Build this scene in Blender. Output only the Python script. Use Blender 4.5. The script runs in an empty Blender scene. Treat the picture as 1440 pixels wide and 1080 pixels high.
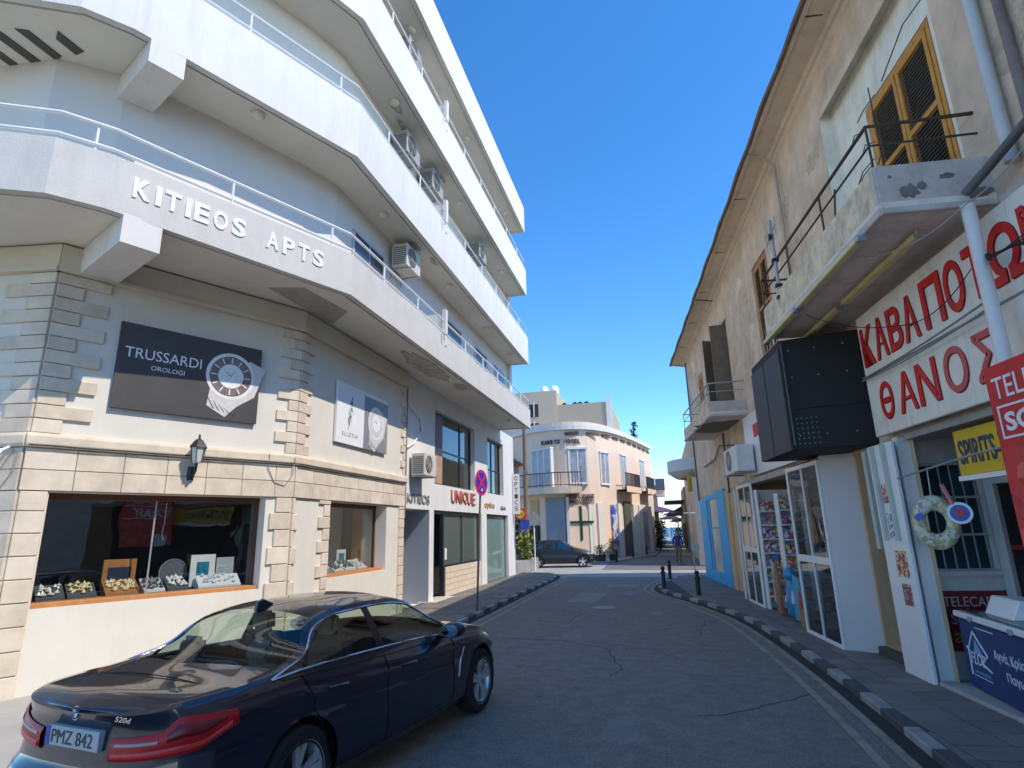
import bpy, bmesh, math, random
from mathutils import Vector, Matrix
random.seed(7)
C = bpy.context.scene.collection
SC = bpy.context.scene
R = math.radians
# ---------------------------------------------------------------- camera
cam_d = bpy.data.cameras.new('camera'); cam = bpy.data.objects.new('camera', cam_d); C.objects.link(cam)
cam_d.sensor_width = 36; cam_d.lens = 813 / 1440 * 36; cam_d.clip_end = 20000; cam_d.clip_start = .05
RM = [[0.96914813, -0.08194793, -0.2324574], [0.24540554, 0.23288839, 0.94103088], [-0.02297891, -0.96904465, 0.24581382]]
cx = Vector([r[0] for r in RM]); cy = -Vector([r[1] for r in RM]); cz = -Vector([r[2] for r in RM])
mm = Matrix((cx, cy, cz)).transposed().to_4x4(); mm.translation = Vector((0, 0, 2.0)); cam.matrix_world = mm
SC.camera = cam
# ---------------------------------------------------------------- sky and sun
SUN = Vector((1, -.25, 1.2)).normalized()
W = bpy.data.worlds.new('World'); SC.world = W; W.use_nodes = True
nt = W.node_tree; bg = nt.nodes['Background']; sk = nt.nodes.new('ShaderNodeTexSky'); sk.sky_type = 'NISHITA'
sk.sun_disc = False; sk.sun_elevation = math.asin(SUN.z); sk.sun_rotation = math.atan2(SUN.x, SUN.y)
sk.air_density = .78; sk.dust_density = .05; sk.ozone_density = 3.0; sk.altitude = 0
hs = nt.nodes.new('ShaderNodeHueSaturation'); hs.inputs['Saturation'].default_value = 1.27; hs.inputs['Value'].default_value = 1
nt.links.new(sk.outputs[0], hs.inputs['Color']); nt.links.new(hs.outputs[0], bg.inputs[0]); bg.inputs[1].default_value = .15
sl = bpy.data.lights.new('sun', 'SUN'); sl.energy = 2.0; sl.angle = R(.5); sl.color = (1, .90, .77)
so = bpy.data.objects.new('sun', sl); C.objects.link(so); so.rotation_euler = SUN.to_track_quat('Z', 'Y').to_euler()
SC.view_settings.view_transform = 'Standard'; SC.view_settings.look = 'None'; SC.view_settings.exposure = 1.2; SC.view_settings.gamma = 1
SC.view_settings.use_curve_mapping = False
SC.render.engine = 'CYCLES'
SC.cycles.max_bounces = 8; SC.cycles.diffuse_bounces = 4; SC.cycles.transparent_max_bounces = 16
# ---------------------------------------------------------------- materials
MATS = {}
def mat(name, col, rough=.8, var=.12, sc=3.0, bump=.15, bsc=40, streak=0., dirt=None, metal=0., coat=0., spec=.5, grain=0., stre=(2.2, 2.2, .35)):
    if name in MATS: return MATS[name]
    m = bpy.data.materials.new(name); m.use_nodes = True; n = m.node_tree.nodes; l = m.node_tree.links
    b = n['Principled BSDF']; b.inputs['Roughness'].default_value = rough; b.inputs['Metallic'].default_value = metal
    b.inputs['Coat Weight'].default_value = coat; b.inputs['Coat Roughness'].default_value = .03; b.inputs['Specular IOR Level'].default_value = spec
    g = n.new('ShaderNodeNewGeometry')
    c = col if len(col) == 4 else (*col, 1)
    nz = n.new('ShaderNodeTexNoise'); nz.inputs['Scale'].default_value = sc; nz.inputs['Detail'].default_value = 6; nz.inputs['Roughness'].default_value = .6
    l.new(g.outputs['Position'], nz.inputs['Vector'])
    mr = n.new('ShaderNodeMapRange'); mr.inputs['From Min'].default_value = .25; mr.inputs['From Max'].default_value = .75
    mr.inputs['To Min'].default_value = 1 - var; mr.inputs['To Max'].default_value = 1 + var * .6
    l.new(nz.outputs['Fac'], mr.inputs['Value'])
    mx = n.new('ShaderNodeVectorMath'); mx.operation = 'SCALE'; mx.inputs[0].default_value = c[:3]
    l.new(mr.outputs[0], mx.inputs['Scale']); out = mx.outputs[0]
    if grain:
        n2 = n.new('ShaderNodeTexNoise'); n2.inputs['Scale'].default_value = 90; n2.inputs['Detail'].default_value = 3
        l.new(g.outputs['Position'], n2.inputs['Vector'])
        m2 = n.new('ShaderNodeMapRange'); m2.inputs['From Min'].default_value = .3; m2.inputs['From Max'].default_value = .7
        m2.inputs['To Min'].default_value = 1 - grain; m2.inputs['To Max'].default_value = 1 + grain
        l.new(n2.outputs['Fac'], m2.inputs['Value'])
        mg = n.new('ShaderNodeVectorMath'); mg.operation = 'SCALE'; l.new(out, mg.inputs[0]); l.new(m2.outputs[0], mg.inputs['Scale']); out = mg.outputs[0]
    if streak or dirt:
        dc = dirt or tuple(x * .45 for x in c[:3])
        mp = n.new('ShaderNodeMapping'); mp.inputs['Scale'].default_value = stre; l.new(g.outputs['Position'], mp.inputs[0])
        n3 = n.new('ShaderNodeTexNoise'); n3.inputs['Scale'].default_value = 1.6; n3.inputs['Detail'].default_value = 8; n3.inputs['Roughness'].default_value = .65
        l.new(mp.outputs[0], n3.inputs['Vector'])
        m3 = n.new('ShaderNodeMapRange'); m3.inputs['From Min'].default_value = .5; m3.inputs['From Max'].default_value = .8
        m3.inputs['To Max'].default_value = streak or .5; l.new(n3.outputs['Fac'], m3.inputs['Value'])
        mi = n.new('ShaderNodeMixRGB'); l.new(m3.outputs[0], mi.inputs[0]); l.new(out, mi.inputs[1]); mi.inputs[2].default_value = (*dc[:3], 1); out = mi.outputs[0]
    l.new(out, b.inputs['Base Color'])
    if rough > .15:
        mr2 = n.new('ShaderNodeMapRange'); mr2.inputs['To Min'].default_value = max(0, rough - .08); mr2.inputs['To Max'].default_value = min(1, rough + .08)
        l.new(nz.outputs['Fac'], mr2.inputs['Value']); l.new(mr2.outputs[0], b.inputs['Roughness'])
    if bump:
        nb = n.new('ShaderNodeTexNoise'); nb.inputs['Scale'].default_value = bsc; nb.inputs['Detail'].default_value = 5
        l.new(g.outputs['Position'], nb.inputs['Vector']); bp = n.new('ShaderNodeBump'); bp.inputs['Strength'].default_value = bump; bp.inputs['Distance'].default_value = .012
        l.new(nb.outputs['Fac'], bp.inputs['Height']); l.new(bp.outputs[0], b.inputs['Normal'])
    MATS[name] = m; return m
def glassmat(name, tint=(.8, .85, .85), refl=.12, body=None, bodyf=0.):
    if name in MATS: return MATS[name]
    m = bpy.data.materials.new(name); m.use_nodes = True; n = m.node_tree.nodes; l = m.node_tree.links
    n.remove(n['Principled BSDF']); o = n['Material Output']
    t = n.new('ShaderNodeBsdfTransparent'); t.inputs[0].default_value = (*tint, 1)
    gl = n.new('ShaderNodeBsdfGlossy'); gl.inputs['Roughness'].default_value = .015
    lw = n.new('ShaderNodeFresnel'); gb = n.new('ShaderNodeNewGeometry'); io = n.new('ShaderNodeMapRange'); io.inputs['To Min'].default_value = 1.5; io.inputs['To Max'].default_value = 1 / 1.5; l.new(gb.outputs['Backfacing'], io.inputs[0]); l.new(io.outputs[0], lw.inputs[0])
    mr = n.new('ShaderNodeMapRange'); mr.inputs['To Min'].default_value = refl - .04; mr.inputs['To Max'].default_value = .98; l.new(lw.outputs[0], mr.inputs[0])
    # slight waviness
    g = n.new('ShaderNodeNewGeometry'); nz = n.new('ShaderNodeTexNoise'); nz.inputs['Scale'].default_value = 1.3; l.new(g.outputs['Position'], nz.inputs['Vector'])
    bp = n.new('ShaderNodeBump'); bp.inputs['Strength'].default_value = .08; bp.inputs['Distance'].default_value = .05; l.new(nz.outputs[0], bp.inputs['Height']); l.new(bp.outputs[0], gl.inputs['Normal'])
    base = t.outputs[0]
    if body:
        d = n.new('ShaderNodeBsdfDiffuse'); d.inputs[0].default_value = (*body, 1); mb = n.new('ShaderNodeMixShader'); mb.inputs[0].default_value = bodyf
        l.new(t.outputs[0], mb.inputs[1]); l.new(d.outputs[0], mb.inputs[2]); base = mb.outputs[0]
    mx = n.new('ShaderNodeMixShader'); l.new(mr.outputs[0], mx.inputs[0]); l.new(base, mx.inputs[1]); l.new(gl.outputs[0], mx.inputs[2]); l.new(mx.outputs[0], o.inputs[0])
    MATS[name] = m; return m
def printmat(name, base, cols, sc=14, rough=.45):
    'busy flat print: voronoi cells in a few colours'
    if name in MATS: return MATS[name]
    m = bpy.data.materials.new(name); m.use_nodes = True; n = m.node_tree.nodes; l = m.node_tree.links; b = n['Principled BSDF']
    b.inputs['Roughness'].default_value = rough
    g = n.new('ShaderNodeNewGeometry'); v = n.new('ShaderNodeTexVoronoi'); v.inputs['Scale'].default_value = sc; l.new(g.outputs['Position'], v.inputs['Vector'])
    sx = n.new('ShaderNodeSeparateColor'); l.new(v.outputs['Color'], sx.inputs[0])
    cr = n.new('ShaderNodeValToRGB'); cr.color_ramp.interpolation = 'CONSTANT'; e = cr.color_ramp.elements
    cc = [base] + list(cols)
    while len(e) < len(cc): e.new(.5)
    for i, k in enumerate(cc): e[i].position = i / len(cc); e[i].color = (*k, 1)
    l.new(sx.outputs[0], cr.inputs[0]); l.new(cr.outputs[0], b.inputs['Base Color']); MATS[name] = m; return m
# ---------------------------------------------------------------- mesh helpers
class Fr:
    'wall frame: s along the wall (left to right for the viewer), o outward, z up'
    def __init__(f, O, a, n=None):
        f.O = Vector((O[0], O[1], 0)); f.a = Vector((a[0], a[1], 0)).normalized(); f.n = Vector((f.a.y, -f.a.x, 0)) if n is None else Vector((*n, 0))
    def __call__(f, s, o, z): return f.O + f.a * s + f.n * o + Vector((0, 0, z))
WORLD = lambda x, y, z: Vector((x, y, z))
WM = {}
class MB:
    def __init__(s, fr=None): s.v = []; s.f = []; s.m = []; s.fr = fr or WORLD; s.mi = 0
    def P(s, a, b, c): s.v.append(s.fr(a, b, c)); return len(s.v) - 1
    def face(s, idx): s.f.append(tuple(idx)); s.m.append(s.mi)
    def quad(s, pts): s.face([s.P(*p) for p in pts]); return s
    def box(s, x0, x1, y0, y1, z0, z1):
        b = len(s.v)
        for z in (z0, z1):
            for x, y in ((x0, y0), (x1, y0), (x1, y1), (x0, y1)): s.P(x, y, z)
        for q in ((0, 3, 2, 1), (4, 5, 6, 7), (0, 1, 5, 4), (1, 2, 6, 5), (2, 3, 7, 6), (3, 0, 4, 7)): s.face([b + i for i in q])
        return s
    def prism(s, poly, c0, c1, ax='z'):
        'poly: 2D points; ax z: poly is plan; ax y: poly is (x,z) extruded over y; ax x: poly is (y,z) extruded over x'
        n = len(poly); b = len(s.v)
        for c in (c0, c1):
            for p in poly:
                if ax == 'z': s.P(p[0], p[1], c)
                elif ax == 'y': s.P(p[0], c, p[1])
                else: s.P(c, p[0], p[1])
        s.face(range(b, b + n)); s.face(range(b + 2 * n - 1, b + n - 1, -1))
        for i in range(n): j = (i + 1) % n; s.face([b + i, b + j, b + n + j, b + n + i])
        return s
    def tube(s, pts, r, n=6, raw=False, cap=True):
        P = [Vector(p) if raw else s.fr(*p) for p in pts]; rs = r if isinstance(r, (list, tuple)) else [r] * len(P); b = len(s.v)
        for i, p in enumerate(P):
            d = (P[min(i + 1, len(P) - 1)] - P[max(i - 1, 0)]).normalized()
            u = d.cross(Vector((0, 0, 1)));
            if u.length < .05: u = d.cross(Vector((1, 0, 0)))
            u.normalize(); w = d.cross(u)
            for k in range(n): a = 2 * math.pi * k / n; s.v.append(p + (u * math.cos(a) + w * math.sin(a)) * rs[i])
        for i in range(len(P) - 1):
            for k in range(n): q = (k + 1) % n; s.face([b + i * n + k, b + i * n + q, b + (i + 1) * n + q, b + (i + 1) * n + k])
        if cap: s.face(range(b + n - 1, b - 1, -1)); s.face(range(b + (len(P) - 1) * n, b + len(P) * n))
        return s
    def lathe(s, c, prof, n=16, ax='z', sy=1., cap=True):
        'prof: list of (r, h) along the axis'
        b = len(s.v)
        for r, h in prof:
            for k in range(n):
                a = 2 * math.pi * k / n; u, w = r * math.cos(a), r * math.sin(a) * sy
                if ax == 'z': s.P(c[0] + u, c[1] + w, c[2] + h)
                elif ax == 'y': s.P(c[0] + u, c[1] + h, c[2] + w)
                else: s.P(c[0] + h, c[1] + u, c[2] + w)
        m = len(prof)
        for i in range(m - 1):
            for k in range(n): q = (k + 1) % n; s.face([b + i * n + k, b + i * n + q, b + (i + 1) * n + q, b + (i + 1) * n + k])
        if cap: s.face(range(b, b + n)); s.face(range(b + (m - 1) * n, b + m * n))
        return s
    def grid(s, rows, closed=False):
        'rows of world points -> quads'
        b = len(s.v); n = len(rows[0])
        for r in rows: s.v += [Vector(p) for p in r]
        for i in range(len(rows) - 1):
            for k in range(n if closed else n - 1): q = (k + 1) % n; s.face([b + i * n + k, b + i * n + q, b + (i + 1) * n + q, b + (i + 1) * n + k])
        return s
    def build(s, name, m, parent=None, smooth=None, bevel=0, kind=None, rec=True):
        me = bpy.data.meshes.new(name); o = bpy.data.objects.new(name, me); C.objects.link(o)
        if parent is None:
            xs = [v.x for v in s.v]; ys = [v.y for v in s.v]; org = Vector(((min(xs) + max(xs)) / 2, (min(ys) + max(ys)) / 2, min(v.z for v in s.v)))
            o.location = org; M = Matrix.Translation(org)
        else: M = WM[parent]; o.parent = parent
        WM[o] = M; inv = M.inverted()
        me.from_pydata([inv @ v for v in s.v], [], s.f)
        for mm_ in (m if isinstance(m, (list, tuple)) else [m]): me.materials.append(mm_)
        for p, mi in zip(me.polygons, s.m): p.material_index = mi
        if bevel or rec:
            bm = bmesh.new(); bm.from_mesh(me)
            if rec: bmesh.ops.recalc_face_normals(bm, faces=bm.faces)
            if bevel:
                bmesh.ops.bevel(bm, geom=[e for e in bm.edges if len(e.link_faces) == 2 and e.calc_face_angle(0) > .5], offset=bevel, segments=1 if bevel < .02 else 2, affect='EDGES', clamp_overlap=True)
            bm.to_mesh(me); bm.free()
        if smooth:
            for p in me.polygons: p.use_smooth = True
            me.set_sharp_from_angle(angle=R(smooth if smooth is not True else 40))
        if kind: o['kind'] = kind
        return o
def thing(name, label, cat, loc, group=None, rz=0):
    o = bpy.data.objects.new(name, None); C.objects.link(o); o.empty_display_size = .2
    M = Matrix.Translation(Vector(loc)) @ Matrix.Rotation(rz, 4, 'Z'); o.location = loc; o.rotation_euler = (0, 0, rz); WM[o] = M
    return tag(o, label, cat, group)
def tag(o, label, cat, group=None):
    o['label'] = label; o['category'] = cat
    if group: o['group'] = group
    return o
def inst(name, me, parent, M):
    'shared-mesh part; M is its world matrix'
    o = bpy.data.objects.new(name, me); C.objects.link(o); o.parent = parent; o.matrix_local = WM[parent].inverted() @ M; WM[o] = M; return o
def meshof(mb, name, m, bevel=0):
    me = bpy.data.meshes.new(name); me.from_pydata([tuple(v) for v in mb.v], [], mb.f); me.materials.append(m)
    bm = bmesh.new(); bm.from_mesh(me); bmesh.ops.recalc_face_normals(bm, faces=bm.faces)
    if bevel: bmesh.ops.bevel(bm, geom=list(bm.edges), offset=bevel, segments=1, affect='EDGES')
    bm.to_mesh(me); bm.free(); return me
def frm(fr, s, o, z):
    'world matrix with x along the wall, y INTO the wall, z up'
    M = Matrix.Identity(4)
    for i, v in enumerate((fr.a, -fr.n, Vector((0, 0, 1)))):
        for k in range(3): M[k][i] = v[k]
    M.translation = fr(s, o, z); return M
_tc = {}
def text(name, body, fr, s0, z0, w, h, m, parent=None, o=.0, d=.01, bold=0., shear=0., right=None, up=None, org=None):
    'letters fitted into the rectangle s0..s0+w, z0..z0+h, standing d proud of offset o'
    cu = bpy.data.curves.new('t', 'FONT'); cu.body = body; cu.offset = bold; cu.shear = shear; cu.resolution_u = 3; cu.extrude = .5
    t = bpy.data.objects.new('t', cu); C.objects.link(t); dg = bpy.context.evaluated_depsgraph_get(); dg.update()
    me = bpy.data.meshes.new_from_object(t.evaluated_get(dg)); bpy.data.objects.remove(t); me.name = name
    xs = [v.co.x for v in me.vertices]; ys = [v.co.y for v in me.vertices]
    x0, x1, y0, y1 = min(xs), max(xs), min(ys), max(ys)
    if fr is not None: M = Matrix([[fr.a.x, 0, fr.n.x, 0], [fr.a.y, 0, fr.n.y, 0], [0, 1, 0, 0], [0, 0, 0, 1]]); M.translation = fr(s0, o, z0)
    else:
        nrm = right.cross(up); M = Matrix([[right[i], up[i], nrm[i], 0] for i in range(3)] + [[0, 0, 0, 1]]); M.translation = org
    pm = WM[parent] if parent else Matrix.Translation(M.translation)
    T = pm.inverted() @ M
    for v in me.vertices: v.co = T @ Vector(((v.co.x - x0) / (x1 - x0) * w, (v.co.y - y0) / (y1 - y0) * h, (v.co.z + .5) * d))
    me.materials.clear(); me.materials.append(m)
    ob = bpy.data.objects.new(name, me); C.objects.link(ob)
    if parent: ob.parent = parent
    else: ob.location = M.translation
    WM[ob] = pm; return ob
def wall(mb, s0, s1, z0, z1, holes=(), o=0., rev=.25):
    'front skin of a wall with openings and reveals'
    S = sorted({s0, s1, *[min(max(h[i], s0), s1) for h in holes for i in (0, 1)]}); Z = sorted({z0, z1, *[min(max(h[i], z0), z1) for h in holes for i in (2, 3)]})
    for a, b in zip(S, S[1:]):
        for c, d in zip(Z, Z[1:]):
            ms, mz = (a + b) / 2, (c + d) / 2
            if not any(h[0] < ms < h[1] and h[2] < mz < h[3] for h in holes): mb.quad([(a, o, c), (b, o, c), (b, o, d), (a, o, d)])
    for h in holes:
        a, b, c, d = h[:4]; r = h[4] if len(h) > 4 else rev
        for q in ([(a, o, c), (a, o - r, c), (a, o - r, d), (a, o, d)], [(b, o, c), (b, o - r, c), (b, o - r, d), (b, o, d)],
                  [(a, o, d), (b, o, d), (b, o - r, d), (a, o - r, d)], [(a, o, c), (b, o, c), (b, o - r, c), (a, o - r, c)]): mb.quad(q)
    return mb
# palette
white = mat('white_render', (.70, .69, .665), .85, .05, 1.5, .25, 60, streak=.3, dirt=(.48, .45, .38))
whitef = mat('white_parapet', (.71, .69, .64), .8, .07, 1.2, .2, 50, streak=.5, dirt=(.50, .47, .40), stre=(3, 3, .3))
soff = mat('soffit_paint', (.76, .72, .62), .85, .07, 1.1, .2, 30, streak=.25, dirt=(.5, .47, .38))
cream = mat('cream_render', (.66, .58, .45), .85, .08, 1.8, .2, 60, streak=.15)
creamw = mat('pale_wall', (.69, .65, .565), .85, .07, 1.8, .25, 60, streak=.25, dirt=(.5, .45, .36))
stone = mat('cream_stone', (.66, .565, .44), .8, .22, 3.2, .25, 80, streak=.12, dirt=(.5, .4, .28))
stoneb = mat('cream_stone_b', (.64, .54, .42), .8, .25, 3.2, .3, 80, streak=.3, dirt=(.42, .33, .23)); stonec = mat('cream_stone_c', (.70, .61, .49), .8, .18, 3.2, .25, 80, streak=.15, dirt=(.5, .4, .28)); STN = [stone, stone, stoneb, stonec]
joint = mat('stone_joint', (.44, .37, .28), .9)
beige = mat('beige_stucco', (.76, .57, .39), .9, .3, 1.6, .9, 22, streak=.7, dirt=(.47, .36, .24), stre=(1.5, 1.5, .8))
peel = mat('peeling_limewash', (.88, .83, .68), .9, .2, 2.5, .5, 25, streak=.5, dirt=(.35, .28, .2))
conc = mat('weathered_concrete', (.64, .55, .49), .9, .25, 3.2, .8, 24, streak=.6, dirt=(.32, .26, .21), stre=(3, 3, 2))
concp = mat('patched_concrete', (.82, .68, .46), .9, .35, 4.5, .9, 18, streak=.8, dirt=(.28, .21, .14), stre=(4, 4, 2.5))
steel = mat('painted_steel', (.78, .79, .80), .4, .05)
gsteel = mat('galvanised_steel', (.42, .43, .45), .45, .15, 5, metal=.6)
rust = mat('rusty_bar', (.09, .055, .035), .8, .3, 12)
brown = mat('brown_frame', (.10, .035, .018), .45, .15, 6)
orangew = mat('orange_wood', (.48, .20, .06), .6, .2, 8, streak=.3)
yellow = mat('ochre_wood', (.64, .28, .035), .6, .25, 7, streak=.45, dirt=(.3, .13, .03))
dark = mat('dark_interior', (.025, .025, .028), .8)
blackm = mat('black_metal', (.008, .0075, .007), .7, .3, 3, .1, 20, streak=.3, dirt=(.045, .04, .035))
dkfr = mat('dark_window_frame', (.02, .025, .035), .35)
red = mat('red_paint', (.68, .012, .012), .5, .25, 7, streak=.3, dirt=(.40, .05, .04))
redp = mat('faded_red_paint', (.58, .09, .08), .5, .1, 9)
whitep = mat('white_plastic', (.84, .82, .78), .35, .04)
signw = mat('dirty_sign_white', (.84, .77, .66), .55, .12, 3, .2, 30, streak=.6, dirt=(.42, .37, .28), stre=(4, 4, .6))
glass = glassmat('shop_glass', (.9, .93, .93), .09)
glassd = glassmat('dim_glass', (.35, .4, .4), .16)
glassg = glassmat('green_glass', (.55, .72, .66), .10, (.30, .42, .38), .6)
# ================================================================ SETTING
asph = mat('asphalt', (.235, .20, .165), .85, .30, 5.0, .9, 70, streak=.35, dirt=(.31, .27, .225), stre=(.5, .12, 1), grain=.45)
asph2 = mat('asphalt_patch', (.29, .26, .23), .85, .2, 2, .5, 120, grain=.25)
pale = mat('pale_paving', (.36, .35, .32), .85, .2, 1.2, .3, 60, grain=.12)
ground = MB().box(-700, 700, -200, 128, -1.2, -.06).build('ground', mat('dry_ground', (.26, .24, .20), .9, .2, .4), kind='structure')
road = MB().prism([(-4.75, -30), (2.4, -30), (2.4, 6), (2.4, 13), (1.6, 17), (.6, 20), (.2, 26.3), (-4.3, 26.8), (-4.75, 20)], -.055, -.04).build('road', asph, kind='structure')
MB().prism([(-60, 26.2), (20, 26.2), (20, 70), (4, 128), (-4, 128), (-12, 60), (-60, 50)], -.058, -.046).build('junction_paving', pale, kind='structure')
MB().prism([(-3.2, 31.2), (8, 29.6), (8, 46), (-1.6, 46), (-3.4, 40)], -.044, -.038).build('junction_shade', mat('junction_shade_tone', (.17, .16, .15), .85, .25, 1, grain=.2), kind='structure')  # dark sheet: the neighbouring building's shadow painted onto the junction
MB().prism([(-2.9, 17.5), (-2.0, 17.5), (-1.9, 20.2), (-2.8, 20.2)], -.039, -.036).build('road_patch', asph2, kind='structure')
MB().prism([(-2.2, 22), (-1.0, 22), (-1.0, 23.2), (-2.1, 23.2)], -.039, -.036).build('road_patch', asph2, kind='structure')
seam = mat('road_crack', (.03, .03, .03), .9)
def ribbon(path, off, w, z):
    out = []
    for i, p in enumerate(path):
        a = Vector(path[max(i - 1, 0)]); b = Vector(path[min(i + 1, len(path) - 1)]); d = (b - a).normalized(); nn = Vector((-d.y, d.x))
        out.append((Vector(p) + nn * (off - w / 2), Vector(p) + nn * (off + w / 2)))
    return [[(a.x, a.y, z) for a, b in out], [(b.x, b.y, z) for a, b in out]]
def dense(path, step=.4):
    out = []
    for a, b in zip(path, path[1:]):
        a, b = Vector(a), Vector(b); n = max(1, int((b - a).length / step))
        out += [tuple(a.lerp(b, i / n)) for i in range(n)]
    out.append(path[-1])
    for _ in range(6): out = [out[0]] + [tuple((Vector(out[i - 1]) + Vector(out[i]) * 2 + Vector(out[i + 1])) / 4) for i in range(1, len(out) - 1)] + [out[-1]]
    return out
KR = dense([(2.13, -9), (2.13, 3), (2.15, 6.7), (2.1, 9), (1.9, 12), (1.63, 14.5), (.91, 17.2), (.1, 19.3), (-.33, 20.6), (-.36, 22), (.1, 24.5), (.6, 26.4)])
KL = dense([(-4.62, -6), (-4.6, 8), (-4.6, 20), (-4.58, 25.5), (-4.85, 27.6), (-6, 28.8), (-9, 29.3)])
yl = mat('faded_yellow_paint', (.34, .30, .21), .8, .35, 5, grain=.3)
for off, nm in ((.22, 'yellow_line'), (.47, 'yellow_line')):
    MB().grid(ribbon(KR, off, .09, -.034)).build(nm, yl, kind='structure', rec=False)
    MB().grid(ribbon(KL, -off, .09, -.034)).build(nm, yl, kind='structure', rec=False)
# gutter dirt strip
MB().grid(ribbon(KR, .08, .16, -.036)).build('gutter', mat('gutter_dirt', (.035, .033, .03), .9, .5, 4, grain=.3), kind='structure', rec=False)
MB().grid(ribbon(KL, -.08, .16, -.036)).build('gutter', MATS['gutter_dirt'], kind='structure', rec=False)
slabm = [mat('paving_grey_%s' % k, c, .75, .2, 2.5, .35, 70, streak=.3, dirt=(.05, .05, .05), grain=.12) for k, c in (('a', (.20, .18, .155)), ('b', (.225, .20, .17)), ('c', (.18, .16, .14)))]
pvL = MB().prism([(p[0] - .14, p[1]) for p in KL] + [(-9, 27.25), (-6.9, 27.2), (-6.9, 8), (-8.8, 6), (-14, 5), (-14, -6)], -.06, .035).build('pavement_left', mat('mortar', (.075, .072, .068), .9), kind='structure')
pvR = MB().prism([(p[0] + .14, p[1]) for p in KR] + [(1.7, 26.4), (1.7, 25.6), (3.6, 8), (5.4, -9)], -.06, .035).build('pavement_right', MATS['mortar'], kind='structure')
MB().prism([(-14, -6), (-4.78, -6), (-4.76, 8.2), (-9.2, 8.2), (-14, 7)], .03, .042).build('forecourt', mat('forecourt_stone', (.42, .39, .34), .85, .15, 1.5, .3, 50, streak=.2), kind='structure')
kw = mat('kerb_white', (.36, .345, .31), .8, .25, 5, .3, 50, streak=.6, dirt=(.12, .11, .10)); kd = mat('kerb_dark', (.085, .085, .083), .85, .3, 5, .3, 50, grain=.2)
def kerbs(path, parent, side):
    acc = 0; pts = [Vector(p) for p in path]; seg = [pts[0]]; cur = pts[0]; L = .62; i = 1; outp = [pts[0]]
    while i < len(pts):
        d = (pts[i] - cur).length
        if acc + d >= L: cur = cur.lerp(pts[i], (L - acc) / d); outp.append(cur); acc = 0
        else: acc += d; cur = pts[i]; i += 1
    for k, (a, b) in enumerate(zip(outp, outp[1:])):
        if b.y < .5: continue
        d = (b - a).normalized(); n = Vector((-d.y, d.x)) * side; a2 = a + d * .006; b2 = b - d * .006; z = .045 + random.uniform(-.006, .006)
        p = [a2, b2, b2 + n * .15, a2 + n * .15]
        MB().prism([(q.x, q.y) for q in p], -.056, z).build('kerb_stone', kw if k % 2 else kd, parent, bevel=.012)
kerbs(KR, pvR, -1); kerbs(KL, pvL, 1)
# cracks, stains and an iron cover in the asphalt
crk = mat('road_crack', (.15, .13, .11), .9, .4, 20); random.seed(77)
for x, y, L, a in ((-.9, 9, 5, 1.35), (.6, 12.5, 3.5, 1.9), (-2.2, 14, 4, 1.7), (-1.0, 18, 4, 1.5), (-2.8, 22, 3, 1.4), (.2, 7.4, 2, .2), (-1.6, 11.6, 2.2, .1)):
    pth = [(x, y)]
    while L > 0: a += random.gauss(0, .22); x += math.cos(a) * .16; y += math.sin(a) * .16; L -= .16; pth.append((x, y))
    MB().grid(ribbon(pth, 0, random.uniform(.008, .016), -.0375)).build('road_crack', crk, kind='structure', rec=False)
oil = mat('oil_stain', (.19, .165, .14), .6, .3, 6)
for x, y, r in ((-.6, 6.8, .22), (.4, 9.6, .16), (-1.9, 12.2, .25), (-.3, 15.5, .2), (.9, 8.2, .1), (-1.2, 20, .3)):
    MB().prism([(x + r * math.cos(t) * random.uniform(.6, 1.1), y + 2.2 * r * math.sin(t) * random.uniform(.7, 1.1)) for t in [2 * math.pi * i / 22 for i in range(22)]], -.0395, -.0385).build('oil_stain', oil, kind='structure')
mh = thing('manhole_cover', 'round iron cover set in the asphalt of the street', 'manhole cover', (-1.7, 16.4, -.04)); MB().lathe((-1.7, 16.4, -.045), [(.36, 0), (.36, .009)], 28).build('frame', mat('iron_worn', (.10, .095, .09), .5, .3, 20), mh); MB().lathe((-1.7, 16.4, -.037), [(.31, 0), (.31, .005)], 28).build('lid', mat('iron_lid', (.14, .13, .12), .45, .3, 30), mh)
# paving slabs
def inside(poly, x, y):
    c = False; j = len(poly) - 1
    for i in range(len(poly)):
        if (poly[i][1] > y) != (poly[j][1] > y) and x < (poly[j][0] - poly[i][0]) * (y - poly[i][1]) / (poly[j][1] - poly[i][1]) + poly[i][0]: c = not c
        j = i
    return c
def clip(poly, rect):
    out = list(poly)
    for i in range(4):
        a, b = rect[i], rect[(i + 1) % 4]; f = lambda p: (b[0] - a[0]) * (p[1] - a[1]) - (b[1] - a[1]) * (p[0] - a[0]); src, out = out, []
        for k, p in enumerate(src):
            q = src[k - 1]; fp, fq = f(p), f(q)
            if (fp >= 0) != (fq >= 0): t = fq / (fq - fp); out.append((q[0] + (p[0] - q[0]) * t, q[1] + (p[1] - q[1]) * t))
            if fp >= 0: out.append(p)
        if len(out) < 3: return None
    return out
def parea(p): return abs(sum(p[i - 1][0] * p[i][1] - p[i][0] * p[i - 1][1] for i in range(len(p)))) / 2
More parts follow.
